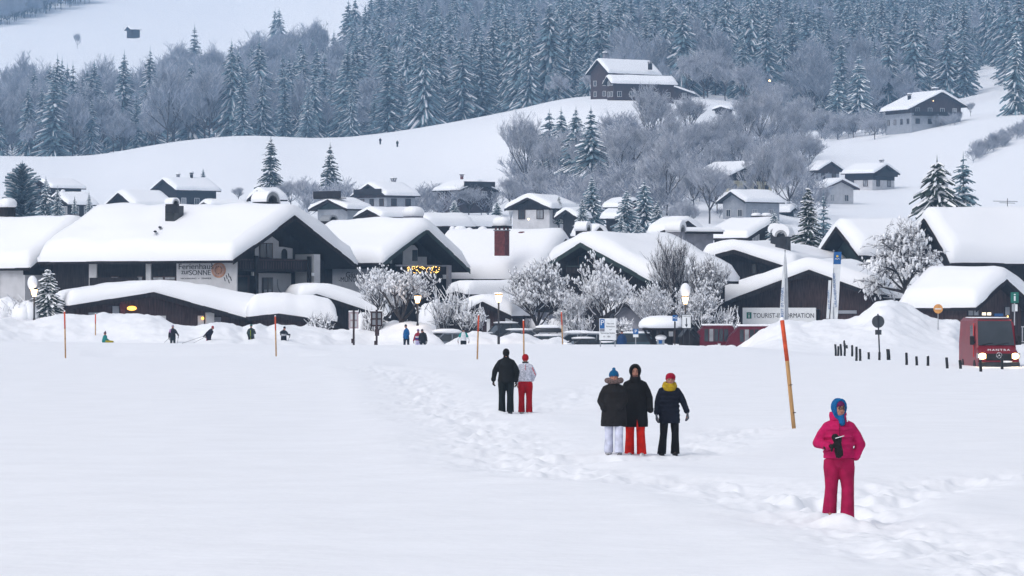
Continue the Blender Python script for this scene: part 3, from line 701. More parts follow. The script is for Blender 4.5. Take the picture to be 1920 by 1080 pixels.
    # snow-buried hedges: rounded mounds with dark gaps
    for i, (px, t, b, hw, Y, lb_) in enumerate([(12, 556, 612, 44, 318, 'rounded snow-buried shrub at the left picture edge'), (50, 562, 612, 30, 312, 'snow-buried shrub beside the plump low spruce'), (680, 585, 640, 26, 302, 'snow-buried shrub behind the pale-framed board'), (1010, 594, 640, 22, 318, 'snow-buried shrub left of the dense rounded frosted tree trunk'),
        (1055, 590, 645, 34, 322, 'white snow-buried shrub behind the row of parked cars'), (815, 560, 640, 34, 312, 'snow-buried shrub mound beside the small lit lamp'), (740, 600, 640, 28, 306, 'low snow-buried shrub under the dark forked tree')]):
        s = F/Y; g = random.Random(i); q = MB(); h = (b-t)/s
        r = thing('snow_covered_shrub', lb_, 'bush', ((px-960)/s, Y, CZ-(b-HR)/s))
        for k in range(7):
            a = k*.9; q.ell((math.cos(a)*hw/s*.45*(k > 0), math.sin(a)*.6*(k > 0), h*(.42 if k else .5)), (hw/s*g.uniform(.5, .62), 1.0, h*g.uniform(.4, .5)), 'snow', 16, 10, None, .06, g)
        q.build('snow_mound', r); link('twigs', mk('twigs', bush(90+i, h*.8, hw/s*1.05, 50, .4), ['twig', 'snow']), r)
def trees_mid():
    """broadleaved trees and shrubs between and above the rear houses"""
    sets = []
    for k in range(7): sets.append(broad(200+k, 14, 5.2, 4, (6, 5, 4, 4), .26, .8, .45, tr_r=.24, snow_w=1.35, minr=.022))
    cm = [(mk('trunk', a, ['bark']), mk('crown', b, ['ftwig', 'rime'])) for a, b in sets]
    sp_ = [conifer(230+k, 15, 3.6, 22, 11, 2, .5, .34, .72) for k in range(4)]
    sm = [(mk('trunk', a, ['bark']), mk('crown', b, ['fneedle', 'snow'])) for a, b in sp_]
    L = [  # px, base row, height px, kind, half width, label (None -> shared)
     (985, 372, 158, 'b', 46, 'big frosted tree with a thick trunk left of the dark spruce clump'), (1030, 365, 118, 'b', 34, None), (1063, 350, 118, 'b', 36, None), (1095, 345, 110, 'b', 34, None), (1010, 395, 90, 'b', 34, None), (955, 392, 60, 'b', 26, None),
     (1030, 352, 146, 's', 36, 'left spruce of the dark clump on the meadow edge'), (1052, 350, 146, 's', 36, 'second spruce from the left in the dark clump on the meadow edge'), (1080, 352, 150, 's', 37, 'third spruce from the left in the dark clump on the meadow edge'), (1108, 356, 154, 's', 40, 'rightmost and tallest spruce of the dark clump on the meadow edge'),
     (1140, 330, 90, 'b', 34, None), (1165, 345, 110, 'b', 36, None), (1215, 290, 130, 'b', 46, 'large frosted tree in front of the hillside farmhouse'), (1290, 270, 90, 'b', 32, None), (1190, 330, 100, 'b', 38, None), (1260, 320, 110, 'b', 40, None), (1300, 315, 90, 'b', 36, None),
     (1250, 405, 165, 'b', 58, 'tallest bare tree with several stems between the rear roofs'), (1330, 300, 80, 'b', 34, None), (1365, 300, 95, 'b', 36, None), (1400, 290, 110, 'b', 30, None), (1425, 285, 120, 'b', 26, None), (1450, 285, 118, 'b', 26, None), (1480, 290, 105, 'b', 28, None), (1505, 290, 90, 'b', 30, None),
     (1430, 412, 150, 'b', 42, 'tall frosted tree standing before the pale-walled rear house'), (1480, 405, 130, 'b', 44, 'frosted tree left of the tall narrow snow-laden spruce'), (1330, 420, 110, 'b', 40, None), (1300, 400, 95, 'b', 34, None), (1345, 400, 90, 'b', 32, None), (1540, 260, 60, 'b', 28, None), (1570, 262, 50, 'b', 26, None),
     (1600, 258, 45, 'b', 24, None), (1640, 262, 42, 'b', 22, 'small frosted orchard tree left of the hillside chalet hedge'), (1515, 330, 80, 'b', 32, None), (1270, 440, 60, 'b', 26, None), (1290, 445, 70, 'b', 28, None), (1220, 380, 90, 'b', 34, None), (1165, 385, 70, 'b', 26, None),
     (820, 400, 55, 'b', 30, None), (850, 405, 60, 'b', 32, None), (880, 408, 62, 'b', 32, None), (915, 405, 55, 'b', 30, None), (795, 395, 40, 'b', 20, None), (545, 392, 56, 'b', 26, None), (570, 392, 60, 'b', 26, None), (590, 392, 50, 'b', 22, None), (447, 378, 26, 'b', 16, 'small bare shrub-like tree on the snow left of the left pointed spruce'),
     (735, 400, 45, 'b', 22, None), (760, 400, 42, 'b', 20, None), (700, 398, 36, 'b', 18, None), (325, 390, 52, 'b', 18, 'bare tree in front of the dark double barn'), (345, 392, 46, 'b', 16, None), (1048, 186, 50, 'b', 23, 'small round frosted tree alone on the ridge left of the hillside farmhouse'), (1110, 185, 52, 'b', 22, 'frosted tree hugging the gable of the hillside farmhouse'),
     (1820, 218, 26, 'b', 9, 'tiny round tree right of the hillside chalet'), (145, 92, 30, 'b', 7, 'lone round-topped tree far up on the left snow slope'), (1545, 405, 60, 'b', 20, None),
     (1320, 180, 100, 'b', 40, None), (1360, 182, 90, 'b', 36, None), (1290, 165, 80, 'b', 34, None), (1395, 200, 80, 'b', 30, None), (1240, 345, 95, 'b', 36, None), (1110, 400, 70, 'b', 24, None), (1385, 330, 90, 'b', 36, None), (1470, 330, 85, 'b', 34, None), (1420, 345, 85, 'b', 32, None),
     (1340, 345, 80, 'b', 34, None), (1240, 262, 80, 'b', 28, None), (1500, 250, 70, 'b', 30, None), (1465, 225, 70, 'b', 28, None), (1440, 215, 60, 'b', 26, None), (1540, 225, 60, 's', 18, None), (1570, 232, 120, 's', 28, 'tall forest-edge spruce left of the hillside chalet'), (1610, 235, 140, 's', 30, 'broad forest-edge spruce beside the hillside chalet roof'), (1905, 215, 170, 's', 26, 'tall dark spruce at the right picture edge above the meadow')]
    gr = 'frosted bare trees among the rear houses'
    LM = [(1185, 150, 'hillside farmhouse'), (1350, 205, 'tiny hay hut'), (1410, 335, 'yellow-walled house'), (1430, 390, 'pale-walled house'), (1560, 325, 'two-tone house'), (1155, 352, 'white roof square'), (990, 390, 'dark-gabled cottage'), (895, 355, 'brown gabled house'), (720, 365, 'large brown barn house'), (625, 388, 'green-gabled white house'), (340, 360, 'dark double barn'), (1268, 425, 'round chimney hood'), (1075, 250, 'dark spruce clump'), (1740, 205, 'hillside chalet'), (1485, 250, 'slender birch stand')]
    def auto(px, base, hp):
        n_ = min(LM, key=lambda q: math.hypot(px-q[0], (base-hp/2-q[1])*1.3)); dx = px-n_[0]; dy = base-hp/2-n_[1]
        rel = ('left of' if dx < 0 else 'right of') if abs(dx) > abs(dy)*.8 else ('above' if dy < 0 else 'below')
        return '%s frosted bare tree %s the %s' % ('tall' if hp > 92 else 'small' if hp < 62 else 'medium-sized', rel, n_[2])
    for i, (px, base, hp, kd, hw, lb_) in enumerate(L):
        if base < 150: Y = ysolve(px, base, 1700, 2600)
        else: Y = ysolve(px, base, 500 if base > 240 else 900, 1160)
        s = F/Y; x = (px-960)/s; zg = gz(x, Y); H = hp/s; H += (CZ-(base-HR)/s-zg) if base > 378 else 0; H = max(H, 1.5)
        st, hh, rr, nm, cat = (cm, 14, 5.2, 'broadleaf_tree', 'tree') if kd == 'b' else (sm, 15, 3.6, 'spruce', 'tree')
        a, b = st[i % len(st)]; sc = (hw/s/rr, hw/s/rr, H/hh)
        place_tree(nm, lb_ or (auto(px, base, hp) if kd == 'b' else 'frosted spruce at the forest edge above the bare trees'), cat, [('trunk', a), ('crown', b)], x, Y, zg, sc, i*1.7, None if lb_ else gr if kd == 'b' else None)
    # scrub filling the wood between the houses
    g = random.Random(5); low = [broad(260+k, 6, 3.4, 3, (7, 6, 5), .1, .6, .5, tr_r=.07, snow_w=1.2, minr=.026) for k in range(4)]
    SP = []
    for k in range(420):
        if k < 250: px = g.uniform(960, 1525); row = g.uniform(250, 410) if px > 1100 else g.uniform(330, 405)
        elif k < 290: px = g.uniform(1530, 1690); row = 262-(px-1530)*.08+g.uniform(-6, 4)
        elif k < 350: px = g.uniform(1822, 1960); row = 303-(px-1822)*.50+g.uniform(-9, 5)
        elif k < 385: px = g.uniform(1680, 1800); row = 246-(px-1680)*.12+g.uniform(-3, 3)
        else: px = g.uniform(560, 930); row = g.uniform(392, 410)
        Y = ysolve(px, row, 520, 1150); x = (px-960)*Y/F
        if 1130 < px < 1380 and 190 < row < 240: continue
        a, b = low[k % 4]; sc = g.uniform(.6, 1.15)*(0.55 if 290 <= k < 385 else 1)
        if 1325 < px < 1500 and 360 < row < 425: sc *= .5
        SP.append((x, Y, gz(x, Y), g.random()*6.28, sc, sc, k % 4))
    protos = []
    for k in range(4):
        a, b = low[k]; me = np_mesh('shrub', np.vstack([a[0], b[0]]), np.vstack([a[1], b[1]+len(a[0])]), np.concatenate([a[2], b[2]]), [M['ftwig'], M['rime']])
        x, y, z, rt, w, h, v = SP[k]; o = link('shrub', me); o.location = (x, y, z); o.scale = (w, w, h); tag(o, 'frosted shrub in the scrub between the rear houses', 'shrub', 'frosted shrubs between the rear houses'); protos.append(o)
    scatter('undergrowth', 'frosted scrub and undergrowth on the hillside', 'undergrowth', SP[4:], protos)
def scatter(name, label, cat, spots, protos):
    """spots: (x, y, z, rot, width scale, height scale, variant); instances of real trees on points"""
    me = bpy.data.meshes.new(name); me.from_pydata([q[:3] for q in spots], [], [])
    a = me.attributes.new('rot', 'FLOAT_VECTOR', 'POINT'); a.data.foreach_set('vector', np.array([(0, 0, q[3]) for q in spots], np.float32).ravel())
    a = me.attributes.new('scl', 'FLOAT_VECTOR', 'POINT'); a.data.foreach_set('vector', np.array([(q[4], q[4], q[5]) for q in spots], np.float32).ravel())
    a = me.attributes.new('variant', 'INT', 'POINT'); a.data.foreach_set('value', np.array([q[6] for q in spots], np.int32))
    o = link(name, me); tag(o, label, cat, kind='stuff')
    ng = bpy.data.node_groups.new(name, 'GeometryNodeTree'); ng.interface.new_socket('Geometry', in_out='INPUT', socket_type='NodeSocketGeometry'); ng.interface.new_socket('Geometry', in_out='OUTPUT', socket_type='NodeSocketGeometry')
    N = ng.nodes; L = ng.links; gi = N.new('NodeGroupInput'); go = N.new('NodeGroupOutput'); jn = N.new('GeometryNodeJoinGeometry')
    def attr(n_, t): q = N.new('GeometryNodeInputNamedAttribute'); q.data_type = t; q.inputs['Name'].default_value = n_; return q.outputs[0]
    r_, s_, k_ = attr('rot', 'FLOAT_VECTOR'), attr('scl', 'FLOAT_VECTOR'), attr('variant', 'INT')
    for i, p in enumerate(protos):
        oi = N.new('GeometryNodeObjectInfo'); oi.transform_space = 'ORIGINAL'; oi.inputs['Object'].default_value = p; oi.inputs['As Instance'].default_value = True
        cp = N.new('FunctionNodeCompare'); cp.data_type = 'INT'; cp.operation = 'EQUAL'
        ins = [x for x in cp.inputs if x.enabled and x.type == 'INT'] or [cp.inputs[2], cp.inputs[3]]
        L.new(k_, ins[0]); ins[1].default_value = i
        ip_ = N.new('GeometryNodeInstanceOnPoints'); L.new(gi.outputs[0], ip_.inputs['Points']); L.new(cp.outputs[0], ip_.inputs['Selection']); L.new(oi.outputs['Geometry'], ip_.inputs['Instance']); L.new(r_, ip_.inputs['Rotation']); L.new(s_, ip_.inputs['Scale']); L.new(ip_.outputs[0], jn.inputs[0])
    L.new(jn.outputs[0], go.inputs[0]); md = o.modifiers.new('scatter', 'NODES'); md.node_group = ng
    return o
def forest():
    con = [conifer(300+k, 25, [4.4, 5.0, 3.8, 4.8, 5.4][k], 27, 9, 2, [.45, .6, .36, .5, .48][k], [.35, .5, .3, .4, .55][k], .66) for k in range(5)]
    bro = [broad(320+k, 19, [6.5, 7.5, 5.5][k], 4, (6, 5, 4, 4), .2, .45, .45, tr_r=.34, snow_w=1.0, minr=.055) for k in range(3)]
    def join(a, b, ma, mb):  # one mesh, materials bark/needle/snow
        V = np.vstack([a[0], b[0]]); T = np.vstack([a[1], b[1]+len(a[0])]); Mi = np.concatenate([a[2], b[2]+1]); return V, T, Mi
    cj = [join(a, b, 0, 0) for a, b in con]; bj = [join(a, b, 0, 0) for a, b in bro]
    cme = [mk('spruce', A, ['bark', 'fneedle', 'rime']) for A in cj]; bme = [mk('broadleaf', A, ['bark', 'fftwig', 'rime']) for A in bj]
    g = random.Random(99); spots = []
    Y = 1178.0; yend = 2060
    while Y < yend:
        s = F/Y; n = int(2150/s/6.6)
        for k in range(n):
            px = -110+(k+g.random())*2150/n; y = Y+g.uniform(-9, 9)
            if px < 600 and y > np.interp(px, [-100, 100, 150, 190, 300, 420, 480, 600], [1560, 1590, 1480, 1570, 1640, 1690, 1850, 1920])+50*math.sin(px/25.0): continue
            if 600 <= px < 720 and y > 1600+(px-600)*4: continue
            if 130 < px < 160 and y > 1400: continue
            if px > 1060:
                lim = np.interp(px, [1060, 1110, 1300, 1400, 1500, 1560, 1650, 1800, 1850, 1900, 2050], [1178, 1100, 1100, 1150, 1220, 1190, 1150, 1230, 1330, 1180, 1180])
                if y < lim: continue
                if 1815 < px < 1880 and y < 1420: continue
            pb = .5+.9*float(vn(np.array([px/170.0]), np.array([y/90.0]))[0])-(.10 if px > 600 else 0)+(.35 if px < 450 else 0)+(.5 if px < 640 and y > 1400 else 0)
            kd = 'b' if g.random() < pb*.75 else 'c'
            spots.append((px, y, kd))
        Y += 15+Y*.006
    spots.sort(key=lambda q: q[1]); cnt = {'b': 0, 'c': 0}; SP = []; PR = {}
    for i, (px, y, kd) in enumerate(spots):
        x = (px-960)*y/F; z = gz(x, y)-.3; cnt[kd] += 1; sc = g.uniform(.5, 1.2); w = sc*g.uniform(.85, 1.15); ang = g.random()*6.28
        j = g.randrange(5 if kd == 'c' else 3)
        if cnt[kd] <= 300:
            me = (cme if kd == 'c' else bme)[j]; o = link('spruce' if kd == 'c' else 'broadleaf_tree', me); o.location = (x, y, z); o.scale = (w, w, sc); o.rotation_euler = (0, 0, ang); PR[(kd, j)] = o
            tag(o, 'snow-dusted spruce in the forest on the hillside behind the meadow' if kd == 'c' else 'grey frosted bare tree in the forest on the hillside behind the meadow', 'tree', 'spruces of the hillside forest' if kd == 'c' else 'bare trees of the hillside forest')
        else: SP.append((x, y, z, ang, w, sc, j if kd == 'c' else 5+j))
    protos = [PR[('c', j)] for j in range(5)]+[PR[('b', j)] for j in range(3)]
    print('forest', cnt, len(SP))
    if SP: scatter('far_forest', 'far upper part of the frosted hillside forest', 'forest', SP, protos)
    # faint wood on the far slope, top left
    SP = []
    for k in range(620):
        px = g.uniform(-60, 200); y = g.uniform(2330, 2760)
        if y < 2340+max(px, 0)*1.5: continue
        x = (px-960)*y/F; sc = g.uniform(.6, 1); SP.append((x, y, gz(x, y), g.random()*6.28, sc, sc, k % 3))
    scatter('distant_wood', 'faint wood on the far slope at the top left', 'forest', SP, protos[5:])
# ------------------------------------------------------------------ buildings
def dots(name, label, pts, r, parent=None, m='lights', group=None):
    q = MB()
    o0 = thing(name, label, 'lights', tuple(pts[0]), 0, group); q.inv = o0.matrix_world.inverted()
    for p in pts: q.ell(p, (r, r, r), m, 6, 4)
    q.build('bulbs', o0)
    w = MB(o0.matrix_world.inverted()); pts2 = sorted(pts, key=lambda p: (round(p[0], 1), p[2]))
    w.tube([p+Vector((0, .03, 0)) for p in pts2[::3]], .006, 'black', 3); w.build('wire', o0)
def houses_far():
    C = chalet
    Y_ = lambda px, row: ysolve(px, row, 500, 1160)
    hs = [
     dict(l='low barn at the far left with a long snowy roof', Y=800, g=(45, 100), r=(353, 338), psi=-50, side=60, base=392, snow=.5),
     dict(l='small gabled house at the left before the long-roofed barn', Y=700, g=(80, 131), r=(384, 363), psi=-50, side=52, base=410, snow=.5),
     dict(l='dark gabled barn peeping over the long left roof', Y=640, g=(188, 256), r=(388, 361), psi=-50, side=74, base=420, snow=.55),
     dict(l='dark double barn on the left meadow edge', Y=850, g=(277, 332), r=(357, 336), psi=-50, side=80, base=390, snow=.6),
     dict(l='low snowed-in roof behind the black chimney', Y=600, g=(370, 395), r=(386, 379), psi=-62, side=75, base=402, snow=.5),
     dict(l='small snowy house behind the round roof hood', Y=600, g=(462, 503), r=(374, 357), psi=-40, side=30, base=405, snow=.6),
     dict(l='white-walled house with a green gable behind the left guesthouse roofs', Y=560, g=(577, 652), r=(392, 374), psi=-42, side=46, base=412, snow=.45, lower='plaster2', lower_h=1.9, wall='greenwood'),
     dict(l='large brown barn house with a long pale balcony on the meadow edge', Y=760, g=(656, 724), r=(367, 345), psi=-50, side=64, base=394, snow=.55, lower='plaster2', lower_h=2.2, wall='wood2'),
     dict(l='low pinkish gabled house in front of the large brown barn house', Y=500, g=(662, 716), r=(407, 393), psi=-48, side=84, base=418, snow=.45, wall='wood2'),
     dict(l='brown gabled house behind grey trees on the meadow edge', Y=800, g=(862, 935), r=(357, 340), psi=40, side=52, base=378, snow=.5, wall='wood2'),
     dict(l='dark-gabled cottage with a lit window behind the brick chimney', Y=600, g=(946, 1032), r=(391, 370), psi=-35, side=54, base=420, snow=.6, lower='plaster', lower_h=2.0),
     dict(l='snowy shed annex right of the dark-gabled cottage', Y=570, g=(1040, 1082), r=(408, 393), psi=-30, side=12, base=424, snow=.5),
     dict(l='white roof square between the frosted spruces', Y=800, g=(1178, 1204), r=(362, 342), psi=68, side=46, base=378, snow=.7),
     dict(l='small red-brown house below the white roof square', Y=690, g=(1170, 1210), r=(389, 375), psi=60, side=36, base=395, snow=.55, wall='brick'),
     dict(l='narrow roof below the small red-brown house', Y=620, g=(1172, 1200), r=(410, 397), psi=65, side=36, base=425, snow=.6),
     dict(l='grey-walled gabled house behind the round chimney hood', Y=470, g=(1257, 1322), r=(436, 414), psi=38, side=22, base=462, snow=.65, wall='wood2', lower='plaster2', lower_h=1.0),
     dict(l='yellow-walled house with a brown gable among the frosted trees', Y=None, g=(1366, 1462), r=(330, 306), psi=48, side=72, base=366, snow=.55, lower='yellow_plaster', lower_h=2.7, wall='wood2'),
     dict(l='pale-walled house with a dark carved gable below the yellow-walled house', Y=None, g=(1344, 1396), r=(379, 359), psi=-50, side=78, base=414, snow=.55, wall='plaster2'),
     dict(l='gabled house with pale ground floor left of the dark two-tone house', Y=None, g=(1532, 1586), r=(320, 303), psi=42, side=14, base=342, snow=.45, lower='plaster2', lower_h=1.9, wall='wood2'),
     dict(l='two-tone house with dark upper floor and white ground floor on the right meadow', Y=None, g=(1636, 1690), r=(325, 309), psi=48, side=58, base=356, snow=.6, lower='plaster', lower_h=2.0, oh=.7),
     dict(l='pale plastered two-storey house below the two-tone house', Y=None, g=(1545, 1614), r=(353, 337), psi=40, side=22, base=384, snow=.5, wall='plaster', fascia='wood2'),
     dict(l='hillside chalet with a broad low gable and one lit lamp at the upper right', Y=None, g=(1700, 1816), r=(199, 172), rL=206, ax=1767, psi=22, side=44, base=238, snow=.6, lower='plaster2', lower_h=3.4, wall='wood2', oh=1.4),
     dict(l='hillside farmhouse high on the knoll with a steep snowy roof', Y=None, g=(1099, 1140), r=(138, 112), psi=-52, side=102, base=186, snow=.6, wall='wood2'),
     dict(l='lower wing in front of the hillside farmhouse on the knoll', Y=None, dY=-14, g=(1130, 1146), r=(157, 143), psi=-66, side=126, base=187, snow=.6, wall='wood2'),
     dict(l='flat-gabled shed right of the hillside farmhouse', Y=None, g=(1240, 1304), r=(176, 163), ax=1265, psi=15, side=12, base=188, snow=.45, wall='wood2'),
     dict(l='tiny open hay hut on the slope right of the hillside farmhouse', Y=None, g=(1336, 1368), r=(205, 200), psi=-20, side=6, base=216, snow=.5, wall='wood2', oh=.4),
     dict(l='faint dark barn far up on the left snow slope', Y=2050, g=(232, 246), r=(56, 50), psi=-65, side=20, base=63, snow=.4),
     dict(l='broad snow-covered roof in front of the pale-walled house', Y=450, g=(1398, 1500), r=(447, 416), psi=52, side=76, base=475, snow=.6),
     dict(l='grey flat-roofed building behind the round chimney hood', Y=400, g=(1240, 1262), r=(434, 430), psi=-60, side=96, base=470, snow=.25, wall='stone'),
     dict(l='wide low roof under snow cushions behind the second guesthouse', Y=440, g=(756, 800), r=(424, 408), psi=-50, side=90, base=450, snow=.7),
     dict(l='low white roof left of the brick chimney rear', Y=520, g=(806, 850), r=(424, 410), psi=-45, side=110, base=440, snow=.6),
     dict(l='small dark gable behind the two round hoods', Y=380, g=(1108, 1140), r=(441, 425), psi=25, side=8, base=460, snow=.5),
     dict(l='low roof between the rear trees above the broad snow-covered roof', Y=None, g=(1480, 1502), r=(398, 390), psi=55, side=44, base=408, snow=.9),
    ]
    out = {}
    for k, h in enumerate(hs):
        g0, g1 = h['g']; rA = h['r'][1]; rR = h['r'][0]
        Y = h['Y'] or ysolve((g0+g1)/2, h['base'], 500 if h['base'] > 240 else 880, 1160)
        Y += h.get('dY', 0)
        i = C('house' if k not in (0, 2, 3, 26, 24, 25) else 'barn', h['l'], 'house' if k not in (0, 2, 3, 26, 24, 25) else 'barn', Y, g0, g1, h.get('rL', rR), rA, rR, h.get('ax'), h['psi'], h['side'], h['base'], h['snow'], h.get('wall', 'wood'), h.get('lower'), h.get('lower_h', 2.4), h.get('oh', .8), .9, seed=k+3, fascia=h.get('fascia', 'wood'), win=k not in (2, 26, 25, 28, 12), balcony=k in (6, 7, 9, 16, 19, 21))
        out[k] = i
    ch = lambda k, px, rt, rb, w, kind='box', m='stone', dY=4, sh=.35: chimney(out[k], px, rt, rb, w, kind, m, dY, sh)
    ch(3, 334, 331, 338, 5); ch(3, 359, 328, 338, 5, m='wood'); ch(6, 627, 367, 378, 7, m='brick', sh=.2); ch(7, 738, 339, 347, 8, sh=.3); ch(9, 866, 331, 340, 5, m='brick', sh=0)
    ch(21, 1705, 180, 190, 6, dY=6, m='wood'); ch(21, 1753, 169, 174, 12, dY=6); ch(22, 1134, 102, 112, 7, dY=8); ch(22, 1219, 119, 127, 7, m='wood', sh=.1); ch(19, 1653, 304, 309, 6)
    ch(27, 1437, 412, 420, 12, dY=14, m='stone'); ch(27, 1418, 412, 416, 12, dY=14)
    ch(1, 118, 364, 372, 4, dY=4)
    # lit lamps of far houses
    for (k, px, row, Y) in ((10, 991, 411, 598), (21, 1750, 189, out[21]['root'].location.y-.5)):
        p = wp(px, row, Y); q = MB(out[k]['root'].matrix_world.inverted()); q.ell(p, (.12, .12, .12), 'lamp', 8, 6); q.build('lamp', out[k]['root'])
    # smoke-free antenna on the dark-gabled cottage: a tall basket-like lamp head
    for nm, lb_, pts, m in (('utility_pole', 'tall pole with a basket-like top beside the dark-gabled cottage', [(958, 396, 425)], 'wood'),):
        for (px, t, b) in pts:
            Y = 585; s = F/Y; r = thing(nm, lb_, 'pole', tuple(wp(px, b, Y))); q = MB(); h = (b-t)/s; q.tube([(0, 0, -.5), (0, 0, h*.55)], .07, m, 6); q.build('pole', r)
            q = MB(); q.loft([(0, 0, h*.55, .1, .1), (0, 0, h, .32, .32)], 'grey_paint', 8); q.build('pole_head', r)
    for px, row, Y, lb_ in ((1443, 152, 1150, 'tiny lit street lamp among the birches on the hillside'), (1893, 195, 1080, 'tiny lit street lamp under the tall dark spruce at the right edge')):
        x = (px-960)*Y/F; z = gz(x, Y); zt = max(CZ-(row-HR)*Y/F, z+2); r = thing('street_lamp', lb_, 'street lamp', (x, Y, z)); q = MB(); q.tube([(0, 0, -.3), (0, 0, zt-z)], .06, 'metal', 6); q.build('pole', r)
        q = MB(); q.ell((0, 0, zt-z+.1), (.26, .26, .26), 'lamp', 8, 6); q.build('lamp_head', r)
    return out

def houses_near():
    I = {}
    # A: left annexe
    I['A'] = a = chalet('guesthouse', 'partly cropped guesthouse at the left edge with its own snowed roof', 'house', 352, 66, 236, 503, 424, psi=50, side=190, snow=1.0, wall='plaster', oh=.5, gov=1.0, seed=21, win=False)
    q = lb(a); fz = lambda i, r: rz_(i, r)
    q.box(fx(a, 70), fx(a, 236), a['g0']-.06, a['g0']-.01, rz_(a, 516), rz_(a, 489), 'wood'); q.build('upper_boarding', a['root'])
    q = lb(a); q.box(fx(a, 96), fx(a, 150), a['g0']-1.0, a['g0']-.1, rz_(a, 504), rz_(a, 488), 'wood'); q.build('balcony', a['root'])
    q = lb(a); q.box(a['wl']-.06, a['wl']-.005, a['g0']+3.0, a['g1']-.1, a['bz']-1, rz_(a, 500), 'wood'); q.build('side_boarding', a['root'])
    for px0, px1, m in ((112, 121, 'glass'), (123, 132, 'wood2')):
        q = lb(a); q.box(fx(a, px0), fx(a, px1), a['g0']-.08, a['g0']-.02, rz_(a, 546), rz_(a, 522), 'greenwood'); o = q.build('window', a['root'])
        q = lb(a); q.box(fx(a, px0+1.2), fx(a, px1-1.2), a['g0']-.10, a['g0']-.085, rz_(a, 545), rz_(a, 523), m); q.build('pane', o)
    chimney(a, 14, 388, 412, 26, 'box0', 'wood', 12, .75, Y=358)
    # B: Ferienhaus
    I['B'] = b = chalet('guesthouse', 'large dark timber guesthouse with a painted sun on its lettered side panel', 'house', 330, 445, 665, 489, 404, 497, 552, 50, 395, None, 1.15, 'wood', oh=1.0, gov=2.6, seed=22, win=False, lump=.35)
    r = b['root']; X = b['X']; z = lambda row: rz_(b, row); x = lambda px: fx(b, px+14); g = b['g0']
    # side wall (left): panels. local y of a pixel
    yy = lambda px: (445-px)/b['s']/b['sn']+.35; wl = b['wl']
    q = lb(b)
    for p0, p1 in ((324, 443), (262, 272), (145, 161)): q.box(wl-.12, wl-.004, yy(p1), yy(p0), b['bz'], z(489), 'plaster')
    q.split('plaster_panel', r)
    q = lb(b); q.box(wl-.9, wl-.01, yy(262)+.1, yy(161), z(545), z(541), 'wood'); q.box(wl-.9, wl-.82, yy(262)+.1, yy(161), z(540.9), z(520), 'wood'); q.build('side_balcony', r)
    for p0, p1, r0, r1, m in ((190, 206, 517, 541, 'curtain'), (243, 256, 517, 540, 'curtain'), (275, 298, 518, 526, 'curtain'), (299, 322, 518, 526, 'curtain')):
        q = lb(b); q.box(wl-.09, wl-.006, yy(p1), yy(p0), z(r1), z(r0), 'wood2'); o = q.build('window', r); q = lb(b); q.box(wl-.12, wl-.094, yy(p1)+.1, yy(p0)-.1, z(r1)+.08, z(r0)-.08, m); q.build('pane', o)
    # lettering on the side panel: plane facing -x local
    TM = X @ Matrix.Translation((wl-.125, 0, 0)) @ Matrix.Rotation(-PI/2, 4, 'Z') @ FRONT
    sxs = .80
    def txt(s_, px, row, h, m='ink', sx=1.0, nm='lettering'): text(nm, s_, h, m, X @ Matrix.Translation((wl-.13, yy(px), z(row))) @ Matrix.Rotation(-PI/2, 4, 'Z') @ FRONT, r, .008, 'CENTER', sx)
    txt('Ferienhaus', 363, 500.5, .62, sx=1.42); txt('zur', 342, 510, .58, sx=1.2); txt('SONNE', 371, 512, .56, sx=1.25); txt('WOHNUNG  +  ZIMMER', 363, 522.5, .17, sx=1.8)
    q = lb(b); cy, cz = yy(408), z(507); R_ = .62
    for rr, m, d in ((.60, 'sunpaint', .135), (.42, 'plaster2', .140), (.38, 'sunpaint', .145)):
        n = 28; q.prism([(cy+rr*1.28*math.cos(2*PI*k/n), cz+rr*math.sin(2*PI*k/n)) for k in range(n)], wl-d, wl-.121, m, 'x')
    q.build('painted_sun', r)
    q = lb(b)
    for k in range(12):
        a_ = 2*PI*k/12; q.ell((wl-.15, cy+.27*1.28*math.cos(a_), cz+.27*math.sin(a_)), (.01, .05, .05), 'ink', 6, 4)
    for (p, rw) in ((398, 490), (402, 487), (394, 494), (424, 520), (428, 517), (420, 524), (432, 523), (428, 528)):
        y0, z0 = yy(p), z(rw); q.prism([(y0-.10, z0-.16), (y0-.02, z0-.16), (y0+.10, z0+.16), (y0+.02, z0+.16)][::1], wl-.14, wl-.121, 'ink', 'x')
    q.build('painted_rays', r)
    # gable front
    q = lb(b)
    q.prism([(x(510), z(484)), (x(552), z(484)), (x(552), z(452)), (x(527), z(432)), (x(510), z(446))], g-.10, g-.004, 'plaster')
    q.prism([(x(552.5), z(484)), (x(577), z(484)), (x(577), z(465)), (x(560), z(462)), (x(552.5), z(462))], g-.08, g-.004, 'plaster')
    q.box(x(510), x(574), g-.10, g-.004, z(552), z(512), 'plaster'); q.split('plaster_panel', r)
    q = lb(b)
    for p0, p1, ra, rb_ in ((517, 541, 455, 484), (522, 541, 520, 551), (446, 500, 516, 552)): q.box(x(p0), x(p1), g-.14, g-.105, z(rb_), z(ra), 'wood2')
    ws = q.split('window', r)
    q = lb(b)
    for p0, p1, ra, rb_ in ((519, 528, 457, 482), (530, 539, 457, 482), (524, 531, 522, 549), (532.5, 539.5, 522, 549), (450, 470, 520, 549), (474, 496, 520, 549)): q.box(x(p0), x(p1), g-.16, g-.142, z(rb_), z(ra), 'glass')
    for p0, p1 in ((525, 530), (533, 538)): q.box(x(p0), x(p1), g-.17, g-.162, z(549), z(543), 'curtain')
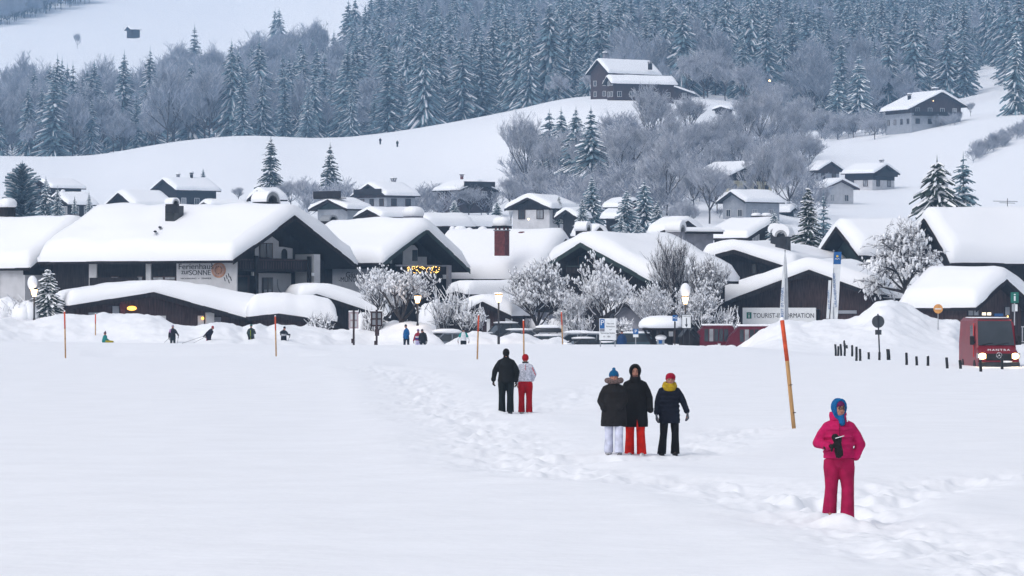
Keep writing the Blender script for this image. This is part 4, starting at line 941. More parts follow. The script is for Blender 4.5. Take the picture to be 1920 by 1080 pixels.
    for k_, (v0, v1, f0, f1) in enumerate(q.parts):
        q2 = MB(); q2.v = q.v[v0:v1]; q2.f = [[i_-v0 for i_ in f_] for f_ in q.f[f0:f1]]; q2.m = [0]*(f1-f0); q2.mats = [q.mats[q.m[f0]]]; q2.sm = q.sm[f0:f1]; q2.build('pane', ws[[0, 0, 1, 1, 2, 2, 1, 1][k_]])
    q = lb(b); q.prism([(x(562)+.33*math.cos(PI*k/8), z(474)+.35*math.sin(PI*k/8)*(1)) for k in range(9)]+[(x(562)-.33, z(484)), (x(562)+.33, z(484))], g-.12, g-.085, 'wood'); q.build('niche', r)
    for nm, ra, rb_ in (('balcony', 486, 506), ('lower_balcony', 555, 570)):
        q = lb(b); q.box(x(447), x(580), g-1.5, g-.12, z(rb_)-.12, z(rb_), 'wood'); q.box(x(447), x(580), g-1.56, g-1.5, z(rb_)-.1, z(ra)-.12, 'wood'); q.box(x(446), x(581), g-1.62, g-1.46, z(ra)-.12, z(ra), 'wood2')
        for k in range(30): xx = x(447)+(x(580)-x(447))*k/30; q.box(xx, xx+.10, g-1.585, g-1.562, z(rb_)+.06, z(ra)-.2, 'wood2')
        q.build(nm if nm == 'balcony' else 'balcony', r)
    q = lb(b)
    for p in (485, 578): q.box(x(p)-.12, x(p)+.12, g-1.9, g-1.64, b['bz'], z(480), 'wood')
    q.box(x(583), x(594), g-2.0, g+.2, b['bz'], z(476), 'plaster'); q.split('post', r)
    q = lb(b)
    for k in range(26):
        a_ = -0.3+3.1*k/26; q.ell((x(559)+.62*math.cos(PI+a_), g-.13, z(530)+.8*math.sin(PI+a_)), (.06, .02, .07), 'stone', 6, 4)
    q.build('wreath_painting', r)
    q = lb(b); q.box(x(492), x(497), g-1.0, g-.8, z(517), z(510), 'white'); q.box(x(578), x(582), g-2.1, g-2.01, z(517), z(511), 'white'); q.split('notice', r)
    chimney(b, 327, 386, 411, 30, 'box0', 'carblack', 0, .0, Y=334.6); chimney(b, 323, 375, 388, 22, 'arch', 'metal', 0, .10, Y=334.2)
    chimney(b, 498, 364, 390, 42, 'arch', 'metal', 0, .10, Y=335)
    q = MB(r.matrix_world.inverted())
    for px, row, Y in ((300, 426, 334.2), (291, 434, 333.2)): q.ell(wp(px, row, Y-1.2), (.14, .5, .09), 'metal', 8, 5)
    q.split('roof_vent', r)
    # C: low front annex
    I['C'] = c = chalet('annex', 'long low timber annex with a thick rolling snow roof before the large guesthouse', 'building', 312, 133, 487, 573, 548, 604, 288, 14, 30, None, 1.0, 'brick' if False else 'wood2', oh=.7, gov=.9, seed=23, win=False, lump=.15, soft=1.4, Lmin=9, grow=.75)
    r = c['root']; z = lambda row: rz_(c, row); x = lambda px: fx(c, px+2); g = c['g0']
    q = lb(c); q.box(x(170), x(192), g-.08, g-.005, z(598), z(586), 'plaster2'); q.box(x(214), x(226), g-.08, g-.005, z(598), z(574), 'plaster2'); q.box(x(298), x(312), g-.1, g-.005, z(605), z(592), 'plaster')
    q.box(x(371), x(382), g-.1, g-.005, z(614), z(592), 'plaster'); q.box(x(385), x(400), g-.4, g-.005, z(614), z(586), 'plaster'); q.box(x(402), x(414), g-.1, g-.005, z(614), z(595), 'stone'); q.split('plaster_panel', r)
    q = lb(c); q.box(x(228), x(236), g-.3, g-.01, z(598), z(562), 'brick'); q.box(x(226), x(238), g-.35, g-.31, z(578), z(570), 'brick'); q.build('carved_post', r)
    q = lb(c); q.ell((x(248), g-.4, z(578)), (.36, .2, .17), 'lampdim', 12, 8); q.build('lamp', r)
    q = lb(c); q.ell((x(379), g-.3, z(597)), (.11, .1, .11), 'lampdim', 10, 8); q.build('lamp', r)
    # C2: right extension
    I['C2'] = c2 = chalet('shed', 'low brown shed with a bulging snow roof at the right end of the long annex', 'shed', 310.5, 468, 632, 594, 588, 604, 522, 8, 20, None, 1.35, 'wood2', oh=.5, gov=.7, seed=24, win=False, lump=.5, soft=1.5, Lmin=8)
    # L: dark annex of the second guesthouse
    I['L'] = chalet('annex', 'dark sloping-roofed annex behind the two backlit notice boards', 'building', 322, 560, 732, 562, 551, 597, 592, 10, 20, None, 1.0, 'wood', oh=.4, gov=.8, seed=25, win=False, soft=1.3, Lmin=9)
    # D: second guesthouse
    I['D'] = d = chalet('guesthouse', 'smaller guesthouse with fairy lights on its balcony and black letters on a grey-green side wall', 'house', 340, 720, 880, 493, 429, 505, 800, 45, 190, None, 1.0, 'wood', oh=.9, gov=2.2, seed=26, win=False, fascia='greenwood', lump=.2)
    r = d['root']; X = d['X']; z = lambda row: rz_(d, row); g = d['g0']; x = lambda px: fx(d, px+14); wl = d['wl']; yy = lambda px: (720-px)/d['s']/d['sn']+.4
    q = lb(d); q.box(wl-.12, wl-.004, yy(716), yy(615), d['bz'], z(504), 'plaster2'); q.split('plaster_panel', r)
    text('lettering', 'Gästehaus', .62, 'ink', X @ Matrix.Translation((wl-.13, yy(668), z(515.5))) @ Matrix.Rotation(-PI/2, 4, 'Z') @ FRONT, r, .008, 'CENTER', 1.25)
    text('lettering', '-MÜNCHNER HOF-', .56, 'ink', X @ Matrix.Translation((wl-.13, yy(672), z(524.5))) @ Matrix.Rotation(-PI/2, 4, 'Z') @ FRONT, r, .008, 'CENTER', 1.12)
    q = lb(d); q.prism([(x(776), z(497)), (x(803), z(497)), (x(803), z(466)), (x(797), z(459)), (x(776), z(459))], g-.1, g-.004, 'plaster'); q.box(x(803.5), x(820), g-.1, g-.004, z(497), z(481), 'plaster'); q.box(x(752), x(756), g-.1, g-.004, z(494), z(472), 'plaster')
    q.box(x(790), x(811), g-.1, g-.004, z(560), z(526), 'plaster'); q.split('plaster_panel', r)
    q = lb(d); q.box(x(793), x(802), g-.14, g-.105, z(489), z(468), 'greenwood'); o = q.build('window', r); q = lb(d); q.box(x(794), x(801), g-.16, g-.142, z(488), z(469), 'glass'); q.build('pane', o)
    q = lb(d); q.box(x(742), x(836), g-1.5, g-.12, z(512)-.12, z(512), 'wood'); q.box(x(742), x(836), g-1.57, g-1.5, z(512), z(500), 'wood'); q.box(x(740), x(838), g-1.62, g-1.46, z(499.5), z(496.5), 'stone'); q.build('balcony', r)
    q = lb(d); q.box(x(831), x(836), g-1.95, g-1.65, d['bz'], z(497), 'stone'); q.split('post', r)
    chimney(d, 617, 405, 424, 28, 'arch', 'metal', 3, .0, Y=352)
    chimney(d, 775, 405, 410, 32, 'box0', 'stone', 0, .8, Y=353)
    # E: long building with the cross gable
    I['E'] = e = chalet('guesthouse', 'long house with the red brick chimney and dark middle cross gable', 'house', 348, 1010, 1110, 523, 447, psi=66, side=225, snow=1.0, wall='wood', oh=.8, gov=1.0, seed=27, win=False, lower='stone', lower_h=3.2)
    i2 = chalet('', '', '', 330, 1022, 1216, 497, 455, 527, 1089, -44, 172, None, .95, 'wood', oh=.9, gov=1.5, seed=28, win=False, root=e['root'], fascia='greenwood')
    I['E2'] = i2; r = e['root']
    chimney(e, 941, 433, 468, 26, 'box', 'brick', 0, .75, Y=343); chimney(e, 1093, 424, 437, 26, 'arch', 'metal', 0, .3, Y=352); chimney(e, 1267, 424, 448, 32, 'arch', 'stone', 0, .35, Y=350)
    q = lb(i2); z = lambda row: rz_(i2, row); q.box(i2['wl']+1, i2['wr']-.5, i2['g0']-1.1, i2['g0']-.05, z(512), z(500), 'wood'); q.box(i2['wl']+1, i2['wr']-.5, i2['g0']-1.16, i2['g0']-1.1, z(499.8), z(498), 'greenwood'); q.build('balcony', r)
    for k in range(2):
        q = lb(i2); q.box(-1.6+k*2.1, -.6+k*2.1, i2['g0']-.1, i2['g0']-.01, z(498), z(480), 'wood2'); o = q.build('window', r); q = lb(i2); q.box(-1.5+k*2.1, -.7+k*2.1, i2['g0']-.13, i2['g0']-.105, z(497.5), z(481), 'glass'); q.build('pane', o)
    q = MB(r.matrix_world.inverted())
    for px, row, Y, w in ((981, 437, 349, .5), (1175, 441, 338, .4)): q.ell(wp(px, row, Y), (w, .4, .14), 'brick' if px < 1000 else 'metal', 10, 6)
    q.split('roof_vent', r)
    # snow puffs / covered hoods on the ridge
    q = MB(r.matrix_world.inverted()); gg = random.Random(3)
    for px, row, w in ((863, 431, 26), (880, 434, 16), (905, 432, 20), (848, 431, 12)): q.ell(wp(px, row, 356), (w/23/2, .5, .34), 'snow', 14, 8)
    q.split('covered_roof_hood', r)
    # F
    I['F'] = f = chalet('house', 'dark-gabled house with twin hooded chimneys behind the tourist office', 'house', 362, 1318, 1488, 484, 468, 506, 1375, -22, 42, None, .95, 'wood', oh=.8, gov=1.4, seed=29, win=False, Lmin=15, soft=1.2)
    q = lb(f); q.box(fx(f, 1400), fx(f, 1408), f['g0']-.08, f['g0']-.01, rz_(f, 512), rz_(f, 495), 'wood2'); o = q.build('window', f['root']); q = lb(f); q.box(fx(f, 1401), fx(f, 1407), f['g0']-.11, f['g0']-.085, rz_(f, 511), rz_(f, 496), 'glass'); q.build('pane', o)
    chimney(f, 1455, 430, 456, 20, 'arch', 'metal', 0, .45, Y=368); chimney(f, 1468, 434, 472, 28, 'arch', 'metal', 0, .5, Y=364)
    # G tourist office
    I['G'] = gq = chalet('tourist_office', 'dark tourist information building with a white lettered board under a wide gable', 'building', 334, 1342, 1642, 573, 506, 552, 1517, -16, 60, None, 1.05, 'wood2', oh=.6, gov=1.0, seed=30, win=False, Lmin=16, soft=.9)
    r = gq['root']; X = gq['X']; z = lambda row: rz_(gq, row); x = lambda px: fx(gq, px); g = gq['g0']
    q = lb(gq); q.box(x(1396), x(1531), g-1.32, g-1.2, z(610), z(577), 'white'); q.build('sign_board', r)
    q = lb(gq); q.box(x(1396), x(1531), g-1.2, g-.01, z(606), z(580), 'wood'); q.build('porch', r)
    q = lb(gq); q.box(x(1403.5), x(1412.5), g-1.34, g-1.325, z(597.5), z(585.5), 'green'); q.build('info_panel', r)
    text('lettering', 'i', .52, 'white', X @ Matrix.Translation((x(1408), g-1.35, z(592))) @ FRONT, r, .008, 'CENTER', 1.3)
    text('lettering', 'TOURIST-INFORMATION', .52, 'ink', X @ Matrix.Translation((x(1472), g-1.33, z(592))) @ FRONT, r, .008, 'CENTER', .84)
    q = lb(gq); q.box(x(1560), x(1600), g-.1, g-.01, z(588), z(582), 'plaster2'); q.build('window', r)
    # long roof wing to the right of the tourist office
    i3 = chalet('', '', '', 341, 1590, 1650, 560, 506, psi=-68, side=150, snow=1.0, wall='wood', oh=.6, gov=.5, seed=31, win=False, root=r)
    # H, I
    I['H'] = chalet('house', 'house with a narrow dark gable sliver left of the biggest right-hand roof', 'house', 372, 1534, 1606, 482, 425, psi=-64, ax=1568, rR=480, side=150, snow=.95, wall='greenwood', oh=.5, gov=1.6, seed=32, win=False)
    I['I'] = h = chalet('house', 'largest right-hand house with a steep black gable and very long snow roof', 'house', 356, 1690, 1774, 500, 408, 494, 1733, -66, 260, None, 1.1, 'wood', oh=.5, gov=2.0, seed=33, win=True)
    q = MB(h['root'].matrix_world.inverted()); q.tube([wp(1889, 390, 362), wp(1889, 372, 362)], .03, 'metal', 5); q.tube([wp(1862, 377, 362), wp(1908, 378, 362)], .02, 'metal', 4); q.tube([wp(1874, 380, 362), wp(1903, 381, 362)], .02, 'metal', 4); q.build('antenna', h['root'])
    # J
    I['J'] = j = chalet('shop', 'brown gabled shop with lit goods behind the red van', 'building', 322, 1822, 1956, 577, 523, 580, 1886, 48, 132, None, 1.15, 'wood2', oh=.5, gov=1.2, seed=34, win=False)
    r = j['root']; z = lambda row: rz_(j, row); g = j['g0']; x = lambda px: fx(j, px+6)
    for p0, p1, ra, rb_, m in ((1826, 1836, 580, 592, 'curtain'), (1838, 1847, 580, 592, 'curtain'), (1855, 1863, 585, 592, 'litwin'), (1866, 1874, 585, 592, 'litwin'), (1905, 1914, 575, 592, 'curtain')):
        q = lb(j); q.box(x(p0-1), x(p1+1), g-.07, g-.006, z(rb_), z(ra), 'wood'); o = q.build('window', r); q = lb(j); q.box(x(p0), x(p1), g-.1, g-.075, z(rb_)+.03, z(ra)-.03, m); q.build('pane', o)
    q = lb(j); q.box(x(1882), x(1900), g-.1, g-.02, z(593.5), z(588), 'blue'); q.build('banner', r)
    q = lb(j); q.box(x(1908), x(1910), g-.15, g-.11, z(602), z(592), 'lights'); q.box(x(1914), x(1916), g-.15, g-.11, z(630), z(600), 'neon'); q.split('lit_strip', r)
    # lower annex between pile and shop
    I['J2'] = j2 = chalet('shed', 'low brown open shed under snow between the larch and the red van', 'shed', 332, 1716, 1736, 586, 579, psi=-70, side=100, snow=.3, wall='wood2', oh=.2, gov=.3, seed=35, win=True)
    # K hut
    I['K'] = k = chalet('hut', 'small brown hut with a white door strip behind the lit street lamp', 'hut', 314, 860, 958, 588, 566, 592, 905, -14, 22, None, .75, 'wood2', oh=.5, gov=.8, seed=36, win=False, Lmin=7, soft=.8)
    r = k['root']; x = lambda px: fx(k, px); z = lambda row: rz_(k, row); g = k['g0']
    q = lb(k); q.box(x(908), x(914), g-.08, g-.005, k['bz'], z(598), 'white'); q.box(x(943), x(956), g-.08, g-.005, z(607), z(597), 'white'); q.split('door_panel', r)
    text('lettering', 'Taxi', .14, 'ink', k['X'] @ Matrix.Translation((x(949.5), g-.09, z(602))) @ FRONT, r, .004, 'CENTER', 1.2) if False else None
    # grey barn behind the frosted trees
    I['N'] = chalet('barn', 'grey barn half hidden behind the snow-clumped tree', 'barn', 326, 1130, 1215, 592, 566, psi=-15, side=30, snow=.6, wall='stone', oh=.4, gov=.6, seed=37, win=False, Lmin=7)
    I['P'] = chalet('outbuilding', 'low snow-roofed outbuilding right of the second guesthouse', 'building', 334, 838, 876, 552, 546, psi=-60, side=110, snow=.9, wall='wood', oh=.3, gov=.5, seed=38, win=False)
    g_ = random.Random(4)
    i = I['D']; gx = lambda px: fx(i, px+14)
    pts = []
    for k_ in range(60):
        p = i['X'] @ Vector((gx(g_.uniform(758, 818)), i['g0']-1.68, rz_(i, g_.uniform(499, 512)))); pts.append(i['root'].matrix_world @ p)
    dots('fairy_lights', 'warm fairy lights hanging along the balcony of the smaller guesthouse', pts, .033)
    pts = []
    for k_ in range(34):
        p = wp(g_.uniform(119, 141), 549+abs(g_.gauss(0, 9)), 348.0); pts.append(p)
    dots('fairy_lights', 'sparse fairy lights on the porch between the low spruce and the annex roof', pts, .035)
    r = thing('porch', 'small dark porch carrying sparse fairy lights right of the plump spruce', 'porch', tuple(wp(130, 600, 349.5))); q = MB(); q.box(-.75, .75, -.1, 1.2, -1, 2.2, 'wood'); q.build('wall', r); q = MB(); q.box(-.85, .85, -.3, 1.3, 2.2, 2.3, 'wood'); q.build('roof', r)
    return I
# ------------------------------------------------------------------ people
class Sh:
    """closed shells, fused by a voxel remesh into one continuous surface"""
    def __init__(s): s.v = []; s.f = []
    def _rings(s, rings):
        n = len(rings[0]); b = len(s.v)
        for r in rings: s.v += [tuple(p) for p in r]
        for i in range(len(rings)-1):
            for k in range(n): s.f.append([b+i*n+k, b+i*n+(k+1) % n, b+(i+1)*n+(k+1) % n, b+(i+1)*n+k])
        s.f.append([b+n-1-k for k in range(n)]); e = b+(len(rings)-1)*n; s.f.append([e+k for k in range(n)])
    def cap(s, a, b, ra, rb, n=14, flat=1.0, fa=None):
        """tapered capsule; flat scales the radius along fa (or the secondary axis)"""
        a, b = Vector(a), Vector(b); d = (b-a); L = d.length; d = d/L if L > 1e-6 else Vector((0, 0, 1))
        ref = Vector(fa) if fa else (Vector((0, 1, 0)) if abs(d.y) < .9 else Vector((1, 0, 0)))
        u = (ref-d*ref.dot(d)).normalized(); w = d.cross(u)
        R = []
        for t in (-.95, -.7, -.35, 0): c = math.sqrt(1-t*t); R.append((a+d*ra*t, ra*c))
        for t in (0, .35, .7, .95): c = math.sqrt(1-t*t); R.append((b+d*rb*t, rb*c))
        s._rings([[p+(u*math.cos(2*PI*k/n)*flat-w*math.sin(2*PI*k/n))*r for k in range(n)] for p, r in R])
    def loft(s, rings, n=20):
        s._rings([[(cx+rx*math.cos(2*PI*k/n), cy+ry*math.sin(2*PI*k/n), cz) for k in range(n)] for cx, cy, cz, rx, ry in rings])
    def loftd(s, pts, n=16):
        # rings perpendicular to a path: (point, rx, ry)
        R = []
        P = [Vector(p[0]) for p in pts]
        for i, (p, rx, ry) in enumerate(pts):
            d = (P[min(i+1, len(P)-1)]-P[max(i-1, 0)]).normalized(); u = Vector((1, 0, 0)); u = (u-d*u.dot(d)).normalized(); w = d.cross(u)
            R.append([P[i]+u*rx*math.cos(2*PI*k/n)+w*ry*math.sin(2*PI*k/n) for k in range(n)])
        s._rings(R)
    def ell(s, c, r, n=16, rot=None):
        c = Vector(c); R = []
        for j in range(1, 12):
            t = -PI/2+PI*j/12; ring = []
            for k in range(n):
                p = Vector((r[0]*math.cos(t)*math.cos(2*PI*k/n), r[1]*math.cos(t)*math.sin(2*PI*k/n), r[2]*math.sin(t)))
                if rot: p = rot @ p
                ring.append(c+p)
            R.append(ring)
        s._rings(R)
    def hand(s, w, d, n_, sz=1.0, curl=.5, thumb=1, r=.0105):
        """palm and five fingers from wrist w along d, palm facing n_"""
        w, d, n_ = Vector(w), Vector(d).normalized(), Vector(n_); n_ = (n_-d*n_.dot(d)).normalized(); sd_ = d.cross(n_)*thumb
        s.cap(w-d*.02, w+d*.03*sz, .028*sz, .036*sz, 12, .55, n_); s.cap(w+d*.03*sz, w+d*.085*sz, .040*sz, .040*sz, 12, .42, n_)
        for i, (o, L) in enumerate(((-.030, .070), (-.010, .080), (.010, .076), (.029, .060))):
            p = w+d*.088*sz-sd_*o*sz; ang = curl*(.6+.15*i); d1 = (d*math.cos(ang)+n_*math.sin(ang)).normalized(); d2 = (d*math.cos(ang*2.1)+n_*math.sin(ang*2.1)).normalized()
            q = p+d1*L*.5*sz; s.cap(p, q, r*1.1*sz, r*sz, 8); s.cap(q, q+d2*L*.48*sz, r*sz, r*.8*sz, 8)
        p = w+d*.03*sz+sd_*.034*sz; q = p+(d*.6+sd_*.75+n_*.3).normalized()*.045*sz; s.cap(p, q, r*1.4*sz, r*1.15*sz, 8); s.cap(q, q+(d*.85+sd_*.15+n_*.5).normalized()*.034*sz, r*1.1*sz, r*.85*sz, 8)
    def build(s, name, parent, m, vox=.012, smooth=3, sub=0):
        me = bpy.data.meshes.new(name); me.from_pydata(s.v, [], s.f); me.validate(); me.update(); me.materials.append(M[m] if isinstance(m, str) else m)
        o = link(name, me, parent); md = o.modifiers.new('fuse', 'REMESH'); md.mode = 'VOXEL'; md.voxel_size = vox; md.use_smooth_shade = True
        if smooth: sm = o.modifiers.new('soft', 'SMOOTH'); sm.factor = .5; sm.iterations = smooth
        return o
def lerp(a, b, t): return Vector(a)*(1-t)+Vector(b)*t
CL = {}
def cl(name, col, **k):
    if name not in CL: CL[name] = cloth(name, col, **k)
    return CL[name]
SKIN = mat('skin', (0.36, 0.17, 0.12), 0.6, var=.1, vs=8)
EYE = mat('eye_dark', (0.02, 0.015, 0.015), 0.3)
LIP = mat('lips', (0.30, 0.09, 0.08), 0.5, var=.1)
HAIR = mat('dark_hair', (0.03, 0.02, 0.015), 0.7, var=.3, vs=20)
def build_body(r, J, vox, k=1.0):
    """one continuous skin mesh: head with face, neck, torso, arms with hands, legs with feet"""
    s = Sh(); hd = J['head']; f = J['face']; rt = J['hright']; up = Vector((0, 0, 1))
    s.ell(hd+up*.012-f*.008, (.079, .093, .104), 18, J['hrot']); s.ell(hd-up*.05+f*.022, (.060, .064, .067), 16, J['hrot'])      # skull, jaw
    s.cap(hd-up*.005+f*.082, hd-up*.030+f*.102, .010, .014, 8); s.ell(hd-up*.088+f*.058, (.022, .018, .016), 10)                 # nose, chin
    s.cap(hd+up*.028+f*.074-rt*.032, hd+up*.028+f*.074+rt*.032, .013, .013, 8); s.ell(hd-up*.035+f*.06+rt*.035, (.022, .02, .022)); s.ell(hd-up*.035+f*.06-rt*.035, (.022, .02, .022))
    for sg in (-1, 1): s.ell(hd+rt*sg*.078-up*.008, (.010, .02, .032), 10, J['hrot'])
    s.cap(hd-up*.07-f*.015, J['neck'], .052, .058, 14)
    s.cap(J['neck']-up*.02, J['chest'], .075, .125, 16, .75, (0, 1, 0)); s.cap(J['chest'], J['waist'], .13, .115, 16, .8, (0, 1, 0)); s.cap(J['waist'], J['hip'], .12, .125, 16, .85, (0, 1, 0))
    for a in 'LR':
        s.cap(J['chest']+up*.09, J['sh'+a], .06, .05); s.cap(J['sh'+a], J['el'+a], .048, .038); s.cap(J['el'+a], J['wr'+a], .037, .025)
        s.cap(J['hip'+a], J['kn'+a], .082, .052); s.cap(J['kn'+a], J['an'+a], .050, .034); s.cap(J['an'+a], J['an'+a]+J['toe']*.09-up*.03, .032, .024)
        s.cap(J['hip'], J['hip'+a], .1, .085)
        if J['hand'+a]: d, n_, c, th = J['hand'+a]; s.hand(J['wr'+a], d, n_, .95, c, th)
    return s.build('body', r, SKIN, vox, 1)
def face(r, J):
    hd, f, rt, up = J['head'], J['face'], J['hright'], Vector((0, 0, 1)); q = MB()
    for sg in (-1, 1): q.ell(hd+up*.006+f*.078+rt*sg*.030, (.013, .009, .008), EYE, 10, 6)
    q.split('eye', r); q = MB(); q.ell(hd-up*.055+f*.083, (.022, .008, .007), LIP, 10, 6); q.build('mouth', r)
    q = MB()
    for sg in (-1, 1): q.tube([hd+up*.028+f*.085+rt*sg*.016, hd+up*.033+f*.080+rt*sg*.045], .005, HAIR, 5)
    q.split('eyebrow', r)
def joints(h=1.75, facing=-1, lean=(0, 0, 0), **k):
    """joint table in metres; R is the person's own right"""
    e = h/1.75; sg = 1 if facing < 0 else -1     # +x = person's left when facing the camera
    J = dict(head=Vector((0, 0, 1.615)), neck=Vector((0, .01, 1.47)), chest=Vector((0, .01, 1.30)), waist=Vector((0, .01, 1.08)), hip=Vector((0, .01, .94)),
             shL=Vector((sg*.165, .01, 1.385)), shR=Vector((-sg*.165, .01, 1.385)), elL=Vector((sg*.25, .03, 1.13)), elR=Vector((-sg*.25, .03, 1.13)), wrL=Vector((sg*.27, -.03*sg, .90)), wrR=Vector((-sg*.27, -.03*sg, .90)),
             hipL=Vector((sg*.10, .01, .88)), hipR=Vector((-sg*.10, .01, .88)), knL=Vector((sg*.11, -.01*sg, .48)), knR=Vector((-sg*.11, -.01*sg, .48)), anL=Vector((sg*.11, .02*sg, .09)), anR=Vector((-sg*.11, .02*sg, .09)))
    J['handL'] = (Vector((0, -.1*sg, -1)), Vector((-sg, 0, 0)), .45, 1 if facing < 0 else 1); J['handR'] = (Vector((0, -.1*sg, -1)), Vector((sg, 0, 0)), .45, -1)
    J['toe'] = Vector((0, facing, 0)); J['face'] = Vector((0, facing, 0)); J['hright'] = Vector((1, 0, 0))
    for n_, v in k.items(): J[n_] = Vector(v) if n_[:4] != 'hand' and isinstance(v, (tuple, list)) else v
    if 'turn' in J:
        a = J.pop('turn'); J['face'] = Matrix.Rotation(a, 3, 'Z') @ J['face']; J['hright'] = Matrix.Rotation(a, 3, 'Z') @ J['hright']; J['hrot'] = Matrix.Rotation(a, 3, 'Z')
    else: J['hrot'] = None
    for n_ in list(J):
        if n_[:2] in ('sh', 'el', 'wr', 'hi', 'kn', 'an') or n_ in ('head', 'neck', 'chest', 'waist'):
            if isinstance(J[n_], Vector): J[n_] = J[n_]*e
    return J
def trousers(r, J, m, vox, w=.085, hem=.085, hz=.06, name='trousers', hk=1.0):
    s = Sh(); e = J['hip'].z/.94; up = Vector((0, 0, 1))
    s.loftd([(J['hip']-up*.14, .15*hk, .12*hk), (J['hip']-up*.05, .182*hk, .135*hk), (J['waist']-up*.06, .168*hk, .125*hk), (J['waist']+up*.02, .15*hk, .115*hk)])
    for a in 'LR':
        k, n_, h = J['kn'+a], J['an'+a], J['hip'+a]; foot = n_-up*(n_.z-hz if n_.z < .14 else .03)
        s.loftd([(h+up*.03, w*1.16*hk, w*1.35*hk), (lerp(h, k, .25), w*1.22*hk, w*1.28*hk), (lerp(h, k, .6), w*1.04, w*1.1), (k, w*.92, w*1.0), (lerp(k, n_, .3), w*.93, w*.98), (lerp(k, n_, .7), hem*.98, hem), (n_, hem*1.02, hem*1.1), (foot, hem*1.08, hem*1.2)], 16)
    return s.build(name, r, m, vox, 3)
def boots(r, J, m, vox=.012, big=1.0):
    out = []
    for a in 'LR':
        s = Sh(); n_ = J['an'+a]; t = J['toe']; up = Vector((0, 0, 1)); b = Vector((n_.x, n_.y, n_.z-.055))
        s.cap(n_+up*.08, b, .056*big, .058*big); s.cap(b-t*.05*big, b+t*.16*big-up*.0, .050*big, .045*big, 14, .95); out.append(s.build('boot', r, m, vox, 2))
    return out
def jacket(r, J, m, vox, length=.30, wide=1.0, arm=1.0, flare=1.0, name='jacket', collar=.07, puffy=0, armsplit=False):
    s = Sh(); up = Vector((0, 0, 1)); c, wst, n_ = J['chest'], J['waist'], J['neck']; hp = J['hip']; yb = .0
    sh = (J['shL']+J['shR'])/2; bot = wst+(hp-wst)*(length/(wst-hp).length) if (wst-hp).length > .01 else hp
    pts = [(n_+up*collar, .060*wide, .062*wide), (n_+up*.01, .072*wide, .07), (sh+up*.05, .10*wide, .082*wide), (sh-up*.02, .170*wide, .110*wide), (c, .195*wide, .132*wide), (lerp(c, wst, .5), .185*wide, .130*wide), (wst, .180*wide*flare, .130*wide*flare), (lerp(wst, bot, .4), .190*wide*flare, .140*wide*flare), (lerp(wst, bot, .8), .198*wide*flare*1.02, .150*wide*flare), (bot, .196*wide*flare*1.03, .148*wide*flare*1.02)]
    s.loftd(pts, 22)
    if puffy:
        k = int((c.z-bot.z)/.075)
        for i in range(k): p = lerp(c+up*.05, bot, i/k+.03); t = i/k; R_ = .205*wide*(1+(flare-1)*t); s.loftd([(p+up*.032, R_*.94, .128*wide*(1+(flare-1)*t)), (p, R_*1.035, .150*wide*(1+(flare-1)*t)), (p-up*.032, R_*.94, .128*wide*(1+(flare-1)*t))], 22)
    for a in 'LR':
        sh_, el, wr = J['sh'+a], J['el'+a], J['wr'+a]
        s.cap(n_-up*.01, sh_-up*.005, .055*wide, .058*arm); s.cap(sh_-up*.01, lerp(sh_, el, .5), .064*arm, .074*arm); s.cap(lerp(sh_, el, .5), el, .075*arm, .068*arm); s.cap(el, lerp(el, wr, .93), .068*arm, .052*arm)
        for t in ((.3, .6, .85) if puffy else (.9,)): p = lerp(el, wr, t); s.cap(p, p+(wr-el)*.04, .064*arm, .060*arm)
    return s.build(name, r, m, vox, 3)
def gloves(r, J, m, vox=.0065, which='LR', sz=1.15, simple=False):
    for a in which:
        if not J['hand'+a]: continue
        s = Sh(); d, n_, c, th = J['hand'+a]; s.cap(J['wr'+a]-Vector(d).normalized()*.05, J['wr'+a], .04, .036); s.hand(J['wr'+a], d, n_, sz, c, th, .013); s.build('glove', r, m, vox, 1)
def person(label, px, row, Y, J, z=None, group=None):
    s = F/Y; zz = (min(CZ-(row-HR)/s, gz((px-960)/s, Y)-.02) if Y < 150 else CZ-(row-HR)/s) if z is None else z
    return thing('person', label, 'person', ((px-960)/s, Y, zz), 0, group)
